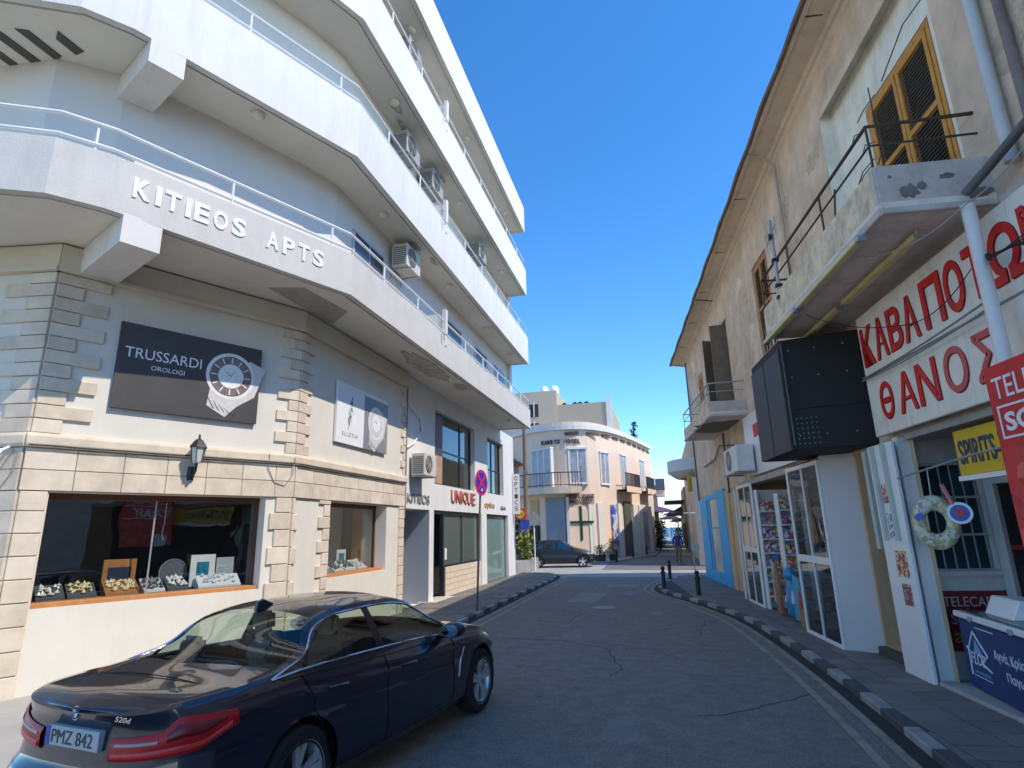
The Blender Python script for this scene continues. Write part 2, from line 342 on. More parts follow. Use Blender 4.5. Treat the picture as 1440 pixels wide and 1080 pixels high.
def slabs(parent, poly, xs, ys, sx, sy, rot, org, lim=290):
    ms = [meshof(MB().box(-sx / 2 + .009, sx / 2 - .009, -sy / 2 + .009, sy / 2 - .009, 0, .012), 'paving_slab', m) for m in slabm]
    cr, sr = math.cos(rot), math.sin(rot); n = 0
    for j in range(ys):
        for i in range(xs):
            lx, ly = (i + .5) * sx, (j + .5) * sy; x = org[0] + lx * cr - ly * sr; y = org[1] + lx * sr + ly * cr
            R4 = [(x + (a * sx * cr - b * sy * sr) * .485, y + (a * sx * sr + b * sy * cr) * .485) for a, b in ((-1, -1), (1, -1), (1, 1), (-1, 1))]; ok = all(inside(poly, x + (a * sx * cr - b * sy * sr) * .48, y + (a * sx * sr + b * sy * cr) * .48) for a in (-1, 1) for b in (-1, 1))
            if ok and n < lim:
                M = Matrix.Translation((x, y, .0345 + random.uniform(-.002, .003))) @ Matrix.Rotation(rot + random.uniform(-.004, .004), 4, 'Z'); inst('paving_slab', random.choice(ms), parent, M); n += 1
            elif not ok and n < lim and any(inside(poly, *p) for p in R4 + [(x, y)]):
                cp_ = clip(poly, R4)
                if cp_ and parea(cp_) > .015: MB().prism(cp_, .034, .0465).build('paving_slab', random.choice(slabm), parent); n += 1
polyR = [(p[0] + .15, p[1]) for p in KR] + [(1.62, 26), (3.7, 8), (5.1, -6)]
slabs(pvR, polyR, 7, 62, .49, .36, R(5.8) - 0, (2.1, 4.4), 295)
slabs(pvL, [(p[0] - .15, p[1]) for p in KL] + [(-6.9, 27.4), (-6.76, 26), (-6.76, 9.5), (-8.2, 6)], 9, 48, .45, .45, 0, (-8.8, 8.0), 295)
MB().box(-2600, 2600, 130, 7000, -3, -1.6).build('sea', mat('sea_water', (.008, .07, .12), .35, .3, .02, .6, .8), kind='structure')
MB().prism([(-40, 118), (40, 118), (60, 131), (-60, 131)], -1.7, -.1).build('beach', mat('sand', (.45, .38, .27), .9, .1), kind='structure')

# ================================================================ LEFT BUILDING
FA = Fr((-8.49, 6.13), (.468, .884)); LA = 3.93          # canted facade
FB = Fr((-6.65, 9.6), (0, 1))                              # beige facade along the street (s = Y - 9.6)
FW = Fr((-6.75, 0), (0, 1))                                # white shop part (s = Y)
FC = Fr((-8.49 - .985 * 6, 6.13 - .17 * 6), (.985, .17)); LC = 6.0   # return facade at far left
LB = thing('apartment_building', 'white apartment block with four wrapping balcony bands above cream stone shopfronts', 'building', (-9, 15, 0))
def part(mb, name, m, smooth=None, bevel=0, parent=None, **k): return mb.build(name, m, parent or LB, smooth, bevel, **k)
# lower walls
w1 = MB(FA); wall(w1, 0, LA, 0, 6.0, [(.33, 3.45, 1.12, 2.68, .30)]); part(w1, 'lower_wall', creamw)
w2 = MB(FB); wall(w2, 0, 4.95, 0, 6.0, [(1.33, 3.95, 1.15, 2.68, .35)]); part(w2, 'lower_wall', creamw)
part(wall(MB(FC), 0, LC, 0, 6.0), 'lower_wall', creamw)
HW = [(14.72, 16.62, 0, 2.66, .9), (16.98, 21.9, .0, 2.67, .22), (22.6, 25.95, .03, 2.67, .22), (17.0, 21.1, 3.47, 5.82, .25), (22.8, 25.3, 3.5, 5.8, .25)]
part(wall(MB(FW), 14.55, 27.2, 0, 6.4, HW), 'lower_wall', white)
part(MB().quad([(-6.65, 14.55, 0), (-6.75, 14.55, 0), (-6.75, 14.55, 6.0), (-6.65, 14.55, 6.0)]).quad([(-6.75, 27.2, 0), (-14, 27.2, 0), (-14, 27.2, 18), (-6.75, 27.2, 6.4)]), 'wall_return', white)
# dado of the white shop
bk = mat('pale_brick', (.68, .57, .44), .8, .12, 5, .2)
dado = part(wall(MB(FW), 18.06, 21.9, 0, .93, o=-.04), 'dado_wall', joint)
for r in range(5):
    off = .0 if r % 2 else -.4
    for i in range(6):
        a, b = max(18.08, 18.08 + off + i * .8), min(21.88, 18.08 + off + (i + 1) * .8 - .012)
        if b - a > .1: MB(FW).box(a, b, -.04, -.015, .03 + r * .18, .03 + r * .18 + .168).build('stone_block', bk, dado)
part(MB(FW).box(18.0, 22.0, -.05, .05, -.02, .03).box(16.5, 18.1, -.3, .25, -.02, .06), 'step', mat('pale_step', (.6, .56, .48), .8))
# beam and lip under the first band
for fr, L, e0, e1 in ((FA, LA, 0, 0), (FB, 4.95, 0, 0), (FC, LC, 0, 0)):
    part(MB(fr).box(-.02, L + .03, -.3, .07, 5.99, 6.36), 'beam', cream); part(MB(fr).box(-.03, L + .04, -.3, .11, 5.93, 5.988), 'beam_lip', cream)
# cornice + cladding band on facades A, B, C
def cladding(fr, s0, s1, first=.62):
    band = part(MB(fr).box(s0, s1, -.1, .02, 2.69, 3.29), 'cladding_band', joint)
    for r, (a, b) in enumerate(((2.695, 2.975), (2.985, 3.275))):
        x = s0
        while x < s1 - .05:
            w = .60 if x + .6 < s1 - .2 else s1 - x
            MB(fr).box(x + .004, min(x + w, s1) - .004, .02, .045 + random.uniform(0, .004), a, b).build('cladding_tile', random.choice(STN), band, bevel=.004); x += w
    part(MB(fr).prism([(-.1, 3.29), (.075, 3.29), (.10, 3.33), (.10, 3.44), (.07, 3.49), (-.1, 3.49)], s0 - .02, s1 + .03, 'x'), 'cornice', stone, bevel=.006)
cladding(FA, -.02, LA + .02); cladding(FB, .02, 4.93); cladding(FC, 0, LC - .02)
# quoins above the cornice
def quoin(fr, s_corner, sgn, z0, z1, la, lb, h=.205, nm='quoin_stone', phase=0):
    z = z0; k = phase
    while z < z1 - .05:
        L = la if k % 2 else lb; a, b = (s_corner, s_corner + sgn * L) if sgn > 0 else (s_corner - L, s_corner)
        part(MB(fr).box(a + .002, b, -.05, .035 + random.uniform(0, .012), z, min(z + h - .012, z1)), nm, random.choice(STN), bevel=.008); z += h; k += 1
quoin(FA, 0, 1, 3.5, 5.92, .68, .34); quoin(FC, LC, -1, 3.5, 5.92, .42, .78)
quoin(FA, LA, -1, 3.5, 5.92, .42, .2); quoin(FB, 0, 1, 3.5, 5.92, .26, .42)
quoin(FB, 4.93, -1, 3.5, 5.92, .26, .12)
# pilaster stones below the band
quoin(FA, 0, 1, .02, 2.68, .31, .31, .3); quoin(FC, LC, -1, .02, 2.68, 1.2, 1.2, .3)
quoin(FA, LA, -1, .02, 2.68, .40, .30, .3); quoin(FB, .02, 1, .3, 2.68, .18, .08, .3, phase=1)
quoin(FB, 1.31, -1, .02, 2.68, .40, .22, .235); quoin(FB, 4.93, -1, .02, 2.68, .30, .30, .235)
# display windows
def display(fr, a, b, z0, z1, dep, mull, nm='display_window'):
    f = MB(fr); t = .05
    f.box(a, b, -dep, -dep + .07, z1 - .09, z1).box(a, a + t, -dep, -dep + .06, z0 + .06, z1 - .09).box(b - t, b, -dep, -dep + .06, z0 + .06, z1 - .09)
    w = part(f, nm, brown, bevel=.006)
    MB(fr).box(a, b, -dep - .02, .02 - dep * .25, z0 - .01, z0 + .06).build('sill', orangew, w, bevel=.008)
    MB(fr).box(a + t, b - t, -dep + .02, -dep + .028, z0 + .06, z1 - .09).build('pane', glass, w)
    for x in mull: MB(fr).box(x - .012, x + .012, -dep + .03, -dep + .04, z0 + .06, z1 - .09).build('mullion', gsteel, w)
    r = MB(fr); D = -dep - (1.5 if a < .5 else .85)
    for q in ([(a, -dep, z0), (a, D, z0), (a, D, z1), (a, -dep, z1)], [(b, -dep, z0), (b, D, z0), (b, D, z1), (b, -dep, z1)], [(a, D, z0), (b, D, z0), (b, D, z1), (a, D, z1)], [(a, -dep, z1), (b, -dep, z1), (b, D, z1), (a, D, z1)]): r.quad(q)
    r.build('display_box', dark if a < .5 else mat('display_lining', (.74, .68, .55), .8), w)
    MB(fr).box(a, b, D, -dep, z0 - .02, z0 + .055).build('display_shelf', mat('shelf_cloth', (.12, .12, .13), .8), w)
    return w
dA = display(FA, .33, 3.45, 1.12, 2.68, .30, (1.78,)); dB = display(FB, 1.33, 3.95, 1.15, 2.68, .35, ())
MB(FB).box(3.90, 3.945, -.90, -.64, 1.22, 2.66).build('display_panel', orangew, dB); MB(FB).box(3.91, 3.946, -1.19, -.91, 1.22, 2.66).build('display_dark_panel', dark, dB)  # dark panel is added on the side wall to mimic the window's dim back
# white shop: door, glazing
part(MB(FW).box(14.72, 16.62, -.9, -.88, 0, 2.66), 'entrance_panel', mat('blue_grey_paint', (.30, .33, .38), .7, .06, 2))
part(MB(FW).box(16.6, 16.615, -.9, -.005, 0, 2.66), 'entrance_panel', MATS['blue_grey_paint'])
shop = part(MB(FW).box(16.98, 21.9, -.2, -.1, 2.56, 2.66).box(17.0, 17.06, -.19, -.12, .06, 2.56).box(17.98, 18.06, -.2, -.08, .03, 2.56).box(21.82, 21.9, -.19, -.12, .93, 2.56).box(18.06, 21.9, -.2, -.1, .93, .99), 'shop_frame', dkfr)
MB(FW).box(18.06, 21.82, -.16, -.155, .99, 2.56).build('pane', glassmat('shop_glass_green', (.55, .68, .62), .10, (.35, .42, .38), .25), shop)
MB(FW).box(19.9, 19.96, -.19, -.12, .99, 2.56).build('mullion', dkfr, shop)
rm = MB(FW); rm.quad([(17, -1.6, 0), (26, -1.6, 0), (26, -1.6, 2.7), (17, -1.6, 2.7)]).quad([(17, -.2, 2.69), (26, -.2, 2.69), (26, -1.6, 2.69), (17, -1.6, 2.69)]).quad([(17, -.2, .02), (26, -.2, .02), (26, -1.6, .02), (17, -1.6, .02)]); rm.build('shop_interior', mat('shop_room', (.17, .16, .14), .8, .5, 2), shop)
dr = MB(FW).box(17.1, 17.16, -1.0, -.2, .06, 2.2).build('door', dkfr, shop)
MB(FW).box(18.0, 18.12, -.06, .0, 1.15, 1.5).build('notice_box', whitep, shop, bevel=.01)
gp = part(MB(FW).box(22.6, 25.95, -.2, -.14, 2.58, 2.66).box(22.6, 22.66, -.2, -.14, .03, 2.58).box(25.89, 25.95, -.2, -.14, .03, 2.58), 'glazing_frame', dkfr)
for i in range(3): MB(FW).box(22.67 + i * 1.077, 22.67 + (i + 1) * 1.077 - .012, -.17, -.16, .04, 2.57).build('pane', glassg, gp)
curt = mat('grey_curtain', (.42, .43, .40), .9, .25, 8)
def upwin(a, b, z0, z1, mulls, nm='upper_window', tr=None):
    f = MB(FW).box(a, b, -.24, -.17, z1 - .08, z1).box(a, b, -.24, -.17, z0, z0 + .06).box(a, a + .07, -.24, -.17, z0 + .06, z1 - .08).box(b - .07, b, -.24, -.17, z0 + .06, z1 - .08)
    w = part(f, nm, dkfr); xs = [a + .07, *mulls, b - .07]
    for p, q in zip(xs, xs[1:]): MB(FW).box(p + .03, q - .03, -.21, -.205, z0 + .07, z1 - .09).build('pane', glassd, w)
    for p in mulls: MB(FW).box(p - .03, p + .03, -.235, -.175, z0 + .06, z1 - .08).build('mullion', dkfr, w)
    if tr: MB(FW).box(a + .07, b - .07, -.232, -.178, tr, tr + .05).build('transom', dkfr, w)
    c = MB(FW); n = 26
    for i in range(n): p = a + (b - a) * i / n; q = a + (b - a) * (i + 1) / n; c.quad([(p, -.5 - .05 * (i % 2), z0), (q, -.5 - .05 * ((i + 1) % 2), z0), (q, -.5 - .05 * ((i + 1) % 2), z1), (p, -.5 - .05 * (i % 2), z1)])
    c.build('curtain', curt, w); return w
u1 = upwin(17.0, 21.1, 3.47, 5.82, (18.1, 19.9), tr=4.6); u2 = upwin(22.8, 25.3, 3.5, 5.8, (24.0,), tr=4.5)
# face poster in the window
ps = thing('window_poster', 'tall portrait poster filling the left pane of the upstairs shop window', 'poster', FW(17.55, -.17, 3.55))
MB(FW).box(17.08, 18.06, -.168, -.155, 4.68, 5.73).build('print', mat('poster_plum', (.16, .05, .06), .5, .5, 3), ps); MB(FW).box(17.08, 18.06, -.168, -.156, 3.54, 4.68).build('print', mat('poster_skin', (.50, .30, .18), .5, .5, 3), ps)
# balcony bands
OUT = [(-5.3, 24.7), (-5.3, 9.05), (-6.95, 5.45), (-7.35, 4.95), (-8.6, 4.3), (-14, 3.0)]
INN = [(-14, 12), (-12, 24.7)]
def inset(path, d):
    out = []
    for i, p in enumerate(path):
        a = Vector(path[max(i - 1, 0)]); b = Vector(path[min(i + 1, len(path) - 1)]); t = (b - a).normalized(); n = Vector((t.y, -t.x)); out.append((p[0] - n.x * d * -1 if 0 else p[0] + n.x * d, p[1] + n.y * d))
    return out
def stripm(path, d, z0, z1):
    'solid strip of thickness d following the path (inwards = right-hand side of travel)'
    q = inset(path, d); mb = MB(); rows = [[(*p, z0) for p in path], [(*p, z1) for p in path], [(*p, z1) for p in q], [(*p, z0) for p in q], [(*p, z0) for p in path]]
    mb.grid(rows); mb.quad([rows[0][0], rows[1][0], rows[2][0], rows[3][0]]); mb.quad([rows[0][-1], rows[1][-1], rows[2][-1], rows[3][-1]]); return mb
bands = [(6.35, 7.18), (9.31, 10.55), (12.67, 13.93), (15.93, 17.25)]
for k, (z0, z1) in enumerate(bands):
    poly = inset(OUT, .12) + INN
    part(MB().prism(poly, z0 + .04, z0 + .2), 'balcony_floor' if k < 3 else 'roof_slab', soff)
    part(stripm(OUT, .12, z0, z1), 'parapet' if k < 3 else 'roof_fascia', whitef if k else mat('grey_render_parapet', (.61, .59, .545), .85, .1, 1.5, .5, 60, streak=.5, dirt=(.46, .44, .38), stre=(3, 3, .35)))
    part(MB().box(-14, -5.42, 24.55, 24.7, z0 + .01, z1 - .01 if k == 3 else z0 + .3), 'slab_edge', whitef)
    if k == 3: part(MB().prism(poly, z1 - .2, z1 - .02), 'roof_deck', soff)
    if k < 3:
        # railing
        rp = inset(OUT, .05); rail = part(MB().tube([(*p, z1 + .42) for p in rp], .028, 6, raw=True), 'top_rail', steel, smooth=50)
        MB().tube([(*p, z1 + .10) for p in rp], .026, 6, raw=True).build('lower_rail', steel, rail, smooth=50)
        dd = dense(rp, .2); acc = 0; last = None
        for a, b in zip(dd, dd[1:]):
            acc += (Vector(a) - Vector(b)).length
            if acc > 1.75: MB().tube([(a[0], a[1], z1 - .03), (a[0], a[1], z1 + .41)], .02, 5).build('rail_post', steel, rail); acc = 0
        part(MB().box(-6.15, -5.28, 14.0, 14.1, z1 - .3, z1 + .62).box(-5.38, -5.26, 13.98, 14.12, z1 + .02, z1 + .75), 'divider_panel', whitef, bevel=.01)
        part(MB().tube([(-5.27, 13.72, z1 - .02), (-5.22, 13.72, z1 - .05), (-5.22, 13.72, z1 - .22)], .022, 6), 'spout', gsteel)
# soffit beams near the corner
for z0 in (6.35, 9.31, 12.67):
    t = Vector((1.4, 3.15)).normalized(); n = Vector((t.y, -t.x)); a = Vector((-6.95, 5.45)) + t * .22 + n * .005; b = a + t * .5
    part(MB().prism([tuple(a), tuple(b), tuple(b - n * 1.9), tuple(a - n * 1.9)], z0 - .40, z0 + .03), 'soffit_beam', whitef)
# drip groove lines (shadow gap) along soffits
for z0, z1 in bands: part(stripm(inset(OUT, .17), .03, z0 + .005, z0 + .05), 'drip_edge', soff)
# upper walls
UP = [(-6.25, 24.5), (-6.25, 9.9), (-6.5, 9.1), (-7.25, 7.4), (-7.9, 6.2), (-8.6, 5.6), (-14, 5.0)]
for k in range(3):
    z0, z1 = bands[k][0] + .2, bands[k + 1][0] + .04
    part(MB().grid([[(*p, z0) for p in UP], [(*p, z1) for p in UP]]).quad([(-6.25, 24.5, z0), (-14, 24.5, z0), (-14, 24.5, z1), (-6.25, 24.5, z1)]), 'upper_wall', mat('shaded_wall_paint', (.72, .68, .61), .85, .05, 2))
    part(MB().box(-6.3, -6.1, 24.45, 24.72, z0, z1), 'end_column', whitef)
    FU = Fr((-6.25, 0), (0, 1)); z = z0
    for a in (10.6, 16.5, 19.6, 22.3):
        w = part(MB(FU).box(a, a + 1.5, .0, .05, z, z + 2.15), 'balcony_door', mat('alu_frame', (.45, .46, .47), .4))
        MB(FU).box(a + .07, a + .72, .05, .06, z + .08, z + 2.08).build('pane', mat('dark_pane', (.06, .07, .08), .06, .1), w); MB(FU).box(a + .78, a + 1.43, .05, .06, z + .08, z + 2.08).build('pane', MATS['dark_pane'], w)
# louvre slots in the second band's soffit
sd = mat('slot_dark', (.10, .10, .09), .9)
for pl in ([(-8.26, 5.3), (-8.1, 5.2), (-8.08, 5.6), (-8.26, 5.62)], [(-8.66, 5.0), (-8.5, 5.08), (-8.5, 5.58), (-8.66, 5.62)], [(-9.07, 5.0), (-8.91, 4.98), (-8.9, 5.58), (-9.07, 5.6)], [(-9.45, 5.2), (-9.3, 5.1), (-9.3, 5.58), (-9.45, 5.6)]):
    part(MB().prism(pl, 9.335, 9.349), 'louvre_slot', sd)
# ceiling lamps
lp = mat('lamp_glass', (.75, .72, .6), .3)
for z, L in ((9.35, [(-6.42, 7.5), (-5.8, 11.2), (-5.75, 15.5), (-5.75, 19.5), (-5.75, 23)]), (12.71, [(-5.75, 11.5), (-5.75, 16.4), (-5.75, 21.9)]), (15.97, [(-5.8, 17.4), (-5.8, 22.7), (-5.8, 12.5)]), (6.39, [(-5.75, 22.5)])):
    for x, y in L: part(MB().lathe((x, y, z - .11), [(.05, 0), (.10, .02), (.12, .06), (.12, .11)], 14), 'ceiling_lamp', lp, smooth=50)
# spalled soffit patch + cracks
def blotch(cx, cy, rx, ry, z, n=26, seed=1, thick=.02):
    random.seed(seed); mb = MB(); P = [(cx + rx * math.cos(a) * random.uniform(.7, 1.1), cy + ry * math.sin(a) * random.uniform(.7, 1.1)) for a in [2 * math.pi * i / n for i in range(n)]]; return mb.prism(P, z - thick, z)
sp = mat('spalled_concrete', (.58, .52, .42), .95, .5, 7, 1.2, 14, streak=.8, dirt=(.16, .13, .10), stre=(6, 6, 6))
part(blotch(-5.9, 14.3, .36, 1.55, 6.39, 34, 3), 'spalled_patch', sp); part(blotch(-5.75, 16.6, .2, .5, 6.389, 18, 4), 'spalled_patch', sp)
for (x, y, rx, ry, z) in ((-5.75, 12.9, .12, .35, 9.349), (-5.6, 13.9, .1, .3, 9.348), (-5.95, 12.5, .1, .5, 12.709), (-5.8, 11.7, .12, .3, 12.708), (-5.8, 15, .08, .25, 12.707)):
    part(blotch(x, y, rx, ry, z, 18, int(y * 7), .006), 'spalled_patch', sp)
random.seed(11)
# patch left of kink under band 1 (darker repaired area)
part(MB().prism([(-6.6, 8.4), (-6.0, 8.6), (-5.85, 9.9), (-6.5, 10.4)], 6.378, 6.389), 'repair_patch', mat('repair_grey', (.42, .39, .33), .9, .2, 3, .4))
# downpipe between the two parts
dp = part(MB(FW).tube([(14.62, .08, 5.95), (14.62, .08, 2.4)], .05, 8), 'downpipe', mat('brown_pipe', (.16, .10, .07), .6, .3, 5), smooth=50)
part(MB(FW).tube([(14.75, .03, 5.6), (15.6, .05, 5.3), (15.75, .04, 4.9), (15.3, .04, 4.5), (14.8, .05, 4.3)], .022, 6), 'ac_hose', whitep, smooth=60)
cab = mat('cable_grey', (.35, .33, .3), .6)
part(MB(FA).tube([(3.4, .12, 3.45), (3.42, .07, 3.2), (3.55, .06, 2.95), (3.75, .06, 2.9), (3.88, .08, 3.1), (3.9, .12, 3.42)], .008, 5), 'cable', cab)
part(MB(FA).tube([(i * .3, .108, 3.31 + .004 * math.sin(i * 2)) for i in range(14)], .012, 5), 'cable', mat('cable_dark', (.05, .045, .04), .6)); part(MB(FB).tube([(.05 + i * .3, .108, 3.31 + .004 * math.sin(i * 2)) for i in range(17)], .012, 5), 'cable', MATS['cable_dark'])
# letters on the parapet
FP = Fr((-6.95, 5.45), (1.65, 3.6)); 
sg = thing('wall_lettering', 'raised white capitals reading KITIEOS APTS on the first balcony band', 'lettering', FP(.4, 0, 6.5))
lw = mat('letter_white', (.80, .80, .79), .5, .04); lw2 = mat('letter_grey', (.76, .77, .78), .5, .04)
x = .28; wd = {'I': .085, ' ': .25}
for i, ch in enumerate('KITIEOS APTS'):
    w = wd.get(ch, .255)
    if ch != ' ': text('letter', ch, FP, x, 6.66 - .0 * i, w * .86, .31, lw if i < 8 else lw2, sg, o=.002, d=.016, bold=.03)
    x += w + .035
SL = []
def signboard(name, label, cat, fr, a, b, z0, z1, th, m, o=0.0, group=None, bevel=0):
    t = thing(name, label, cat, fr((a + b) / 2, o, z0), group); MB(fr).box(a, b, o, o + th, z0, z1).build('board', m, t, bevel=bevel); return t
def disc(fr, s, z, r, o, d, m, name, parent, r0=0, n=32, sy=1.):
    mb = MB(fr); b = len(mb.v)
    if r0:
        for rr, oo in ((r0, o), (r0, o + d), (r, o + d), (r, o)):
            for k in range(n): a = 2 * math.pi * k / n; mb.P(s + rr * math.cos(a), oo, z + rr * math.sin(a) * sy)
        for i in range(4):
            for k in range(n): q = (k + 1) % n; j = (i + 1) % 4; mb.face([i * n + k, i * n + q, j * n + q, j * n + k])
    else: mb.prism([(s + r * math.cos(2 * math.pi * k / n), z + r * math.sin(2 * math.pi * k / n) * sy) for k in range(n)], o, o + d, 'y')
    return mb.build(name, m, parent)
silver = mat('print_silver', (.62, .60, .58), .4, .2, 20); navy = mat('poster_slate', (.058, .054, .054), .5, .15, 2)
sA = signboard('watch_poster', 'dark TRUSSARDI banner with a silver wristwatch, on the canted stone wall above the jewellery window', 'poster', FA, .87, 3.12, 3.97, 5.36, .06, navy, .02)
text('lettering', 'TRUSSARDI', FA, .96, 4.80, 1.14, .17, lw, sA, o=.08, d=.003); text('lettering', 'OROLOGI', FA, 1.35, 4.64, .5, .075, lw, sA, o=.08, d=.003)
def watch(fr, s, z, r, o, parent, pale=False):
    MB(fr).prism([(s - r * .75, z - r * .3), (s - r * .85, z - r * 1.35), (s - r * .1, z - r * 1.75), (s + r * .35, z - r * 1.25), (s + r * 1.05, z - r * .75), (s + r * 1.25, z - r * .1), (s + r * 1.45, z + r * .55), (s + r * .75, z + r * .8), (s, z)], o, o + .003, 'y').build('bracelet_print', silver, parent)
    for k in range(5): MB(fr).prism([(s - r * .85 + k * .22 * r, z - r * (1.0 + .12 * k)), (s - r * .8 + k * .22 * r, z - r * (1.03 + .12 * k)), (s - r * .55 + k * .22 * r, z - r * (1.45 + .05 * k)), (s - r * .6 + k * .22 * r, z - r * (1.45 + .05 * k))], o + .003, o + .005, 'y').build('bracelet_print', navy, parent)
    disc(fr, s, z, r, o + .003, .003, mat('print_rim', (.78, .76, .73), .4, .1, 9), 'dial_print', parent)
    disc(fr, s, z, r * .86, o + .007, .002, silver if pale else mat('print_brown', (.20, .16, .15), .4, .4, 9), 'dial_print', parent)
    disc(fr, s, z, r * .52, o + .010, .002, mat('print_dial', (.80, .82, .80), .4, .25, 30), 'dial_print', parent)
    for k in range(12):
        a = math.pi * k / 6; MB(fr).prism([(s + r * u * math.cos(a) + v * math.sin(a), z + r * u * math.sin(a) - v * math.cos(a)) for u, v in ((.56, .008), (.8, .012), (.8, -.012), (.56, -.008))], o + .010, o + .012, 'y').build('hour_mark', MATS['print_rim'], parent)
    for a, L in ((1.1, .45), (2.6, .34)): MB(fr).prism([(s, z - .008), (s + r * L * math.cos(a), z + r * L * math.sin(a)), (s, z + .008)], o + .013, o + .015, 'y').build('hand_print', navy, parent)
watch(FA, 2.60, 4.76, .42, .081, sA)
sB = signboard('watch_poster', 'small two-panel poster, white left half and watch right half, on the wall between stone pilasters', 'poster', FB, 1.3, 3.7, 3.93, 5.27, .05, mat('poster_white', (.78, .78, .78), .5, .05), .02)
MB(FB).box(2.5, 3.70, .071, .078, 3.935, 5.18).build('panel', mat('poster_grey', (.25, .23, .24), .45, .2, 3), sB)
watch(FB, 3.08, 4.60, .40, .079, sB, True)
random.seed(5)
ink = mat('ink', (.04, .04, .05), .6)
fg_ = MB(FB)
for k in range(70):
    u = random.uniform(-1, 1); z = 4.68 + .36 * u; a = 1.87 + .07 * u + random.gauss(0, .055 * (1.1 - abs(u))); L = random.uniform(.03, .09); t_ = random.uniform(1.2, 2.0)
    fg_.prism([(a, z), (a + .012, z), (a + .012 + L * math.cos(t_) * .5, z - L), (a + L * math.cos(t_) * .5, z - L)], .071, .0725 + k * .00002, 'y')
fg_.build('figure_print', mat('ink_soft', (.12, .12, .13), .6), sB)
text('lettering', 'ELLETIA', FB, 1.55, 4.1, .7, .09, mat('ink_grey', (.3, .3, .3), .6), sB, o=.071, d=.002)
# shop lettering on the white fascia
t1 = thing('shop_lettering', 'row of small grey letters above the recessed entrance of the white shop', 'lettering', FW(15.5, 0, 2.9)); text('lettering', 'KITIEOS', FW, 14.95, 2.82, 1.6, .26, mat('letter_slate', (.25, .27, .28), .5), t1, o=.004, d=.03, bold=.01)
t2 = thing('shop_lettering', 'tall red serif capitals UNIQUE across the white shop fascia', 'lettering', FW(19, 0, 2.9)); lr = mat('letter_brick_red', (.42, .10, .07), .5)
x = 18.45
for ch in 'UNIQUE': text('letter', ch, FW, x, 2.95, .42 if ch != 'I' else .1, .42, lr, t2, o=.004, d=.04); x += .5 if ch != 'I' else .2
t3 = thing('shop_lettering', 'small orange word on the white fascia behind the round no-stopping sign', 'lettering', FW(23, 0, 2.9)); text('lettering', 'optics', FW, 22.3, 2.85, 1.4, .3, mat('letter_orange', (.55, .27, .12), .5), t3, o=.004, d=.03); 
t4 = thing('shop_lettering', 'short dark number at the far end of the white fascia', 'lettering', FW(25, 0, 2.9)); text('lettering', '62-64', FW, 24.7, 2.88, .8, .16, ink, t4, o=.004, d=.02)
# vertical blade sign, round sign pair at the far corner
bs = signboard('blade_sign', 'narrow vertical white blade sign with dark letters on the far shop corner', 'sign', Fr((-6.72, 26.9), (1, 0)), 0, .32, 2.75, 4.6, .06, whitep)
for i, ch in enumerate('OPTICS'): text('letter', ch, Fr((-6.72, 26.9), (1, 0)), .09, 4.3 - i * .28, .15, .2, ink, bs, o=.061, d=.004)
ms = thing('blade_sign', 'square red and yellow emblem sign above a blue panel past the white shop', 'sign', (-6.2, 27.0, 2.2)); FM = Fr((-6.62, 27.0), (1, -.05))
MB(FM).box(0, .48, 0, .08, 2.48, 3.0).build('board', mat('sign_red', (.5, .04, .03), .5), ms); disc(FM, .22, 2.74, .2, .082, .01, mat('sign_yellow', (.8, .5, .05), .5), 'emblem', ms); MB(FM).box(.2, .62, -.03, .06, 2.05, 2.47).build('board', mat('sign_blue', (.02, .08, .45), .5), ms)
text('letter', 'M', FM, .1, 2.66, .25, .16, MATS['sign_red'], ms, o=.094, d=.01)
# wall lantern
ln = thing('wall_lantern', 'black wall lantern with pale glass on the cream stone band above the jewellery window', 'lamp', FA(1.8 + .33, .1, 3.0)); bl = mat('lantern_black', (.02, .02, .02), .5)
s = 2.13; MB(FA).tube([(s, .05, 3.08), (s, .15, 2.98), (s, .24, 3.06), (s, .26, 3.18)], .022, 6).lathe((s, .05, 3.0), [(.05, -.08), (.06, 0), (.05, .14)], 8).build('bracket', bl, ln, smooth=50)
MB(FA).lathe((s, .27, 3.18), [(.06, 0), (.075, .02), (.11, .26)], 6).build('glass', mat('lantern_glass', (.55, .56, .5), .15), ln)
MB(FA).lathe((s, .27, 3.43), [(.14, 0), (.13, .03), (.06, .13), (.02, .15), (.015, .22)], 6).build('cap', bl, ln); 
for k in range(6): a = math.pi / 3 * k; MB(FA).tube([(s + .078 * math.cos(a), .27 + .078 * math.sin(a), 3.19), (s + .115 * math.cos(a), .27 + .115 * math.sin(a), 3.44)], .007, 4).build('rib', bl, ln)
# security camera at far left corner
sc_ = thing('security_camera', 'small white security camera with looping cables at the stone corner far left', 'camera', FC(5.85, .1, 3.1)); MB(FC).tube([(5.8, .05, 3.3), (5.8, .22, 3.2)], .02, 6).build('bracket', steel, sc_); MB(FC).tube([(5.7, .2, 3.12), (5.86, .3, 3.2)], .05, 8).build('housing', gsteel, sc_, smooth=50)
MB(FC).tube([(5.85, .06, 3.25), (5.7, .07, 2.95), (5.6, .07, 2.8), (5.75, .07, 2.7), (5.9, .06, 2.95), (5.93, .06, 3.2)], .008, 5).build('cable', cab, sc_)
